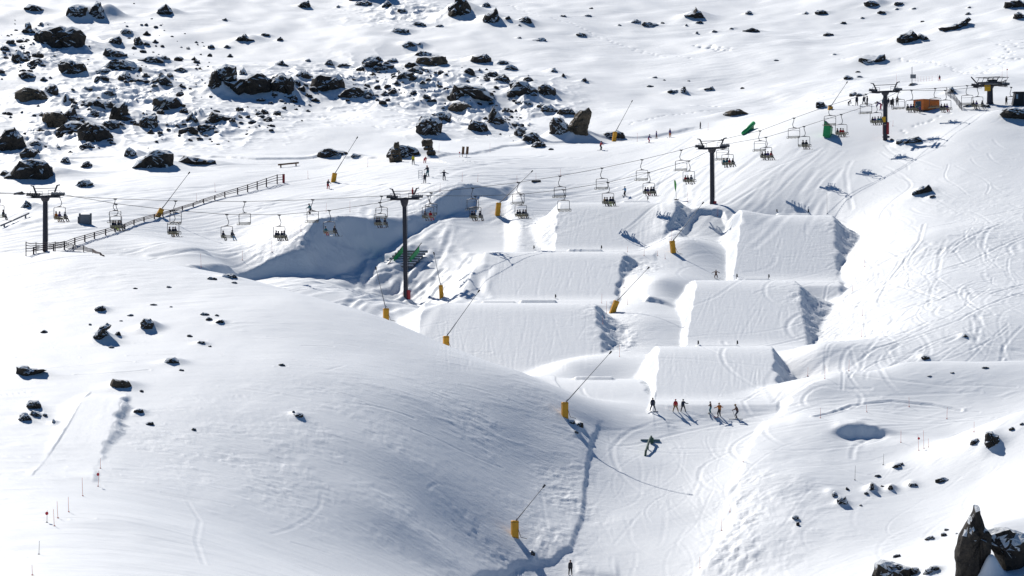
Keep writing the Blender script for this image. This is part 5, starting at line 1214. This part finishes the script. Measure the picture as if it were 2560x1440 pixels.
g = ground(1163, 392); t = thing("board_sign", "pair of narrow brown boards on posts beside the upper run", "sign", g)
for x in (-.4, .42): MB().tube([(x - .15, 0, -.2), (x, 0, 1.9)], .06, 5).build("post", TAN, t); MB().box((x, -.05, 1.25), (.5, .06, 1.5), Matrix.Rotation(.08, 3, 'Y')).build("board", TAN, t)
g = ground(1051, 447); t = thing("ladder_frame", "blue-grey ladder-like frame standing beside the snowboarder in dark clothes", "frame", g); s = g.y / F
for x in (-.32, .32): MB().tube([(x, 0, -.2), (x, 0, 1.55)], .045, 5).build("upright", mat("bluegrey_steel", (.12, .17, .24), .6), t)
for k in range(5): MB().tube([(-.32, 0, .3 + k * .3), (.32, 0, .3 + k * .3)], .035, 5).build("rung", _mats["bluegrey_steel"], t)
g = ground(2280, 207); s = g.y / F; t = thing("notice_board", "grey notice board on a tall post among the orange poles, upper right", "sign", g)
MB().tube([(0, 0, -.2), (0, 0, 40 * s)], .08, 6).build("post", GREYST, t); MB().box((.25, -.1, 16 * s), (1.3, .08, 10 * s)).build("board", GREYB, t)
g = ground(2229, 270); s = g.y / F; t = thing("info_sign", "small upright black panel between the upper tower and the orange hut", "sign", g); MB().box((0, 0, 1.1), (.62, .08, 1.0)).build("panel", BLACK, t); MB().tube([(0, .06, -.2), (0, .06, 1.0)], .05, 5).build("post", STEEL, t)
# ---------------------------------------------------------------- write the terrain mesh
def build_terrain():
    me = bpy.data.meshes.new("ground")
    nv = NU * ND
    co = np.empty((nv, 3), np.float32); co[:, 0] = XX.ravel(); co[:, 1] = YY.ravel(); co[:, 2] = Z.ravel()
    j, i = np.meshgrid(np.arange(ND - 1), np.arange(NU - 1), indexing='ij')
    a = (j * NU + i).ravel()
    quads = np.stack([a, a + 1, a + NU + 1, a + NU], 1).astype(np.int32)
    me.vertices.add(nv); me.vertices.foreach_set("co", co.ravel())
    nf = len(quads)
    me.loops.add(nf * 4); me.loops.foreach_set("vertex_index", quads.ravel())
    me.polygons.add(nf); me.polygons.foreach_set("loop_start", np.arange(nf, dtype=np.int32) * 4)
    me.polygons.foreach_set("use_smooth", np.ones(nf, bool))
    me.update(calc_edges=True)
    for nm, arr in (("rough", ROUGH), ("groom", GROOM)):
        at = me.attributes.new(nm, 'FLOAT', 'POINT'); at.data.foreach_set("value", arr.astype(np.float32).ravel())
    o = bpy.data.objects.new("ground", me); COL.objects.link(o); o["kind"] = "structure"
    me.materials.append(mat_snow())
    return o

def mat_snow():
    m = bpy.data.materials.new("snow"); m.use_nodes = True; nt = m.node_tree; N = nt.nodes; L = nt.links
    b = N["Principled BSDF"]
    b.inputs["Base Color"].default_value = (0.785, 0.825, 0.855, 1); b.inputs["Roughness"].default_value = 0.6
    b.inputs["Specular IOR Level"].default_value = 0.3
    geo = N.new("ShaderNodeTexCoord"); mp = N.new("ShaderNodeMapping"); mp.inputs["Scale"].default_value = (0.5, 1.3, 1.0); mp.inputs["Rotation"].default_value = (0, 0, 0.35)
    L.new(geo.outputs["Object"], mp.inputs["Vector"])
    n1 = N.new("ShaderNodeTexNoise"); n1.inputs["Scale"].default_value = 1.3; n1.inputs["Detail"].default_value = 8; n1.inputs["Roughness"].default_value = 0.7
    L.new(mp.outputs[0], n1.inputs["Vector"])
    at = N.new("ShaderNodeAttribute"); at.attribute_name = "rough"
    ma = N.new("ShaderNodeMath"); ma.operation = 'MULTIPLY_ADD'; ma.inputs[1].default_value = 0.5; ma.inputs[2].default_value = 0.24
    L.new(at.outputs["Fac"], ma.inputs[0])
    bp = N.new("ShaderNodeBump"); bp.inputs["Distance"].default_value = 0.25
    L.new(ma.outputs[0], bp.inputs["Strength"]); L.new(n1.outputs["Fac"], bp.inputs["Height"]); L.new(bp.outputs[0], b.inputs["Normal"])
    return m
build_terrain()
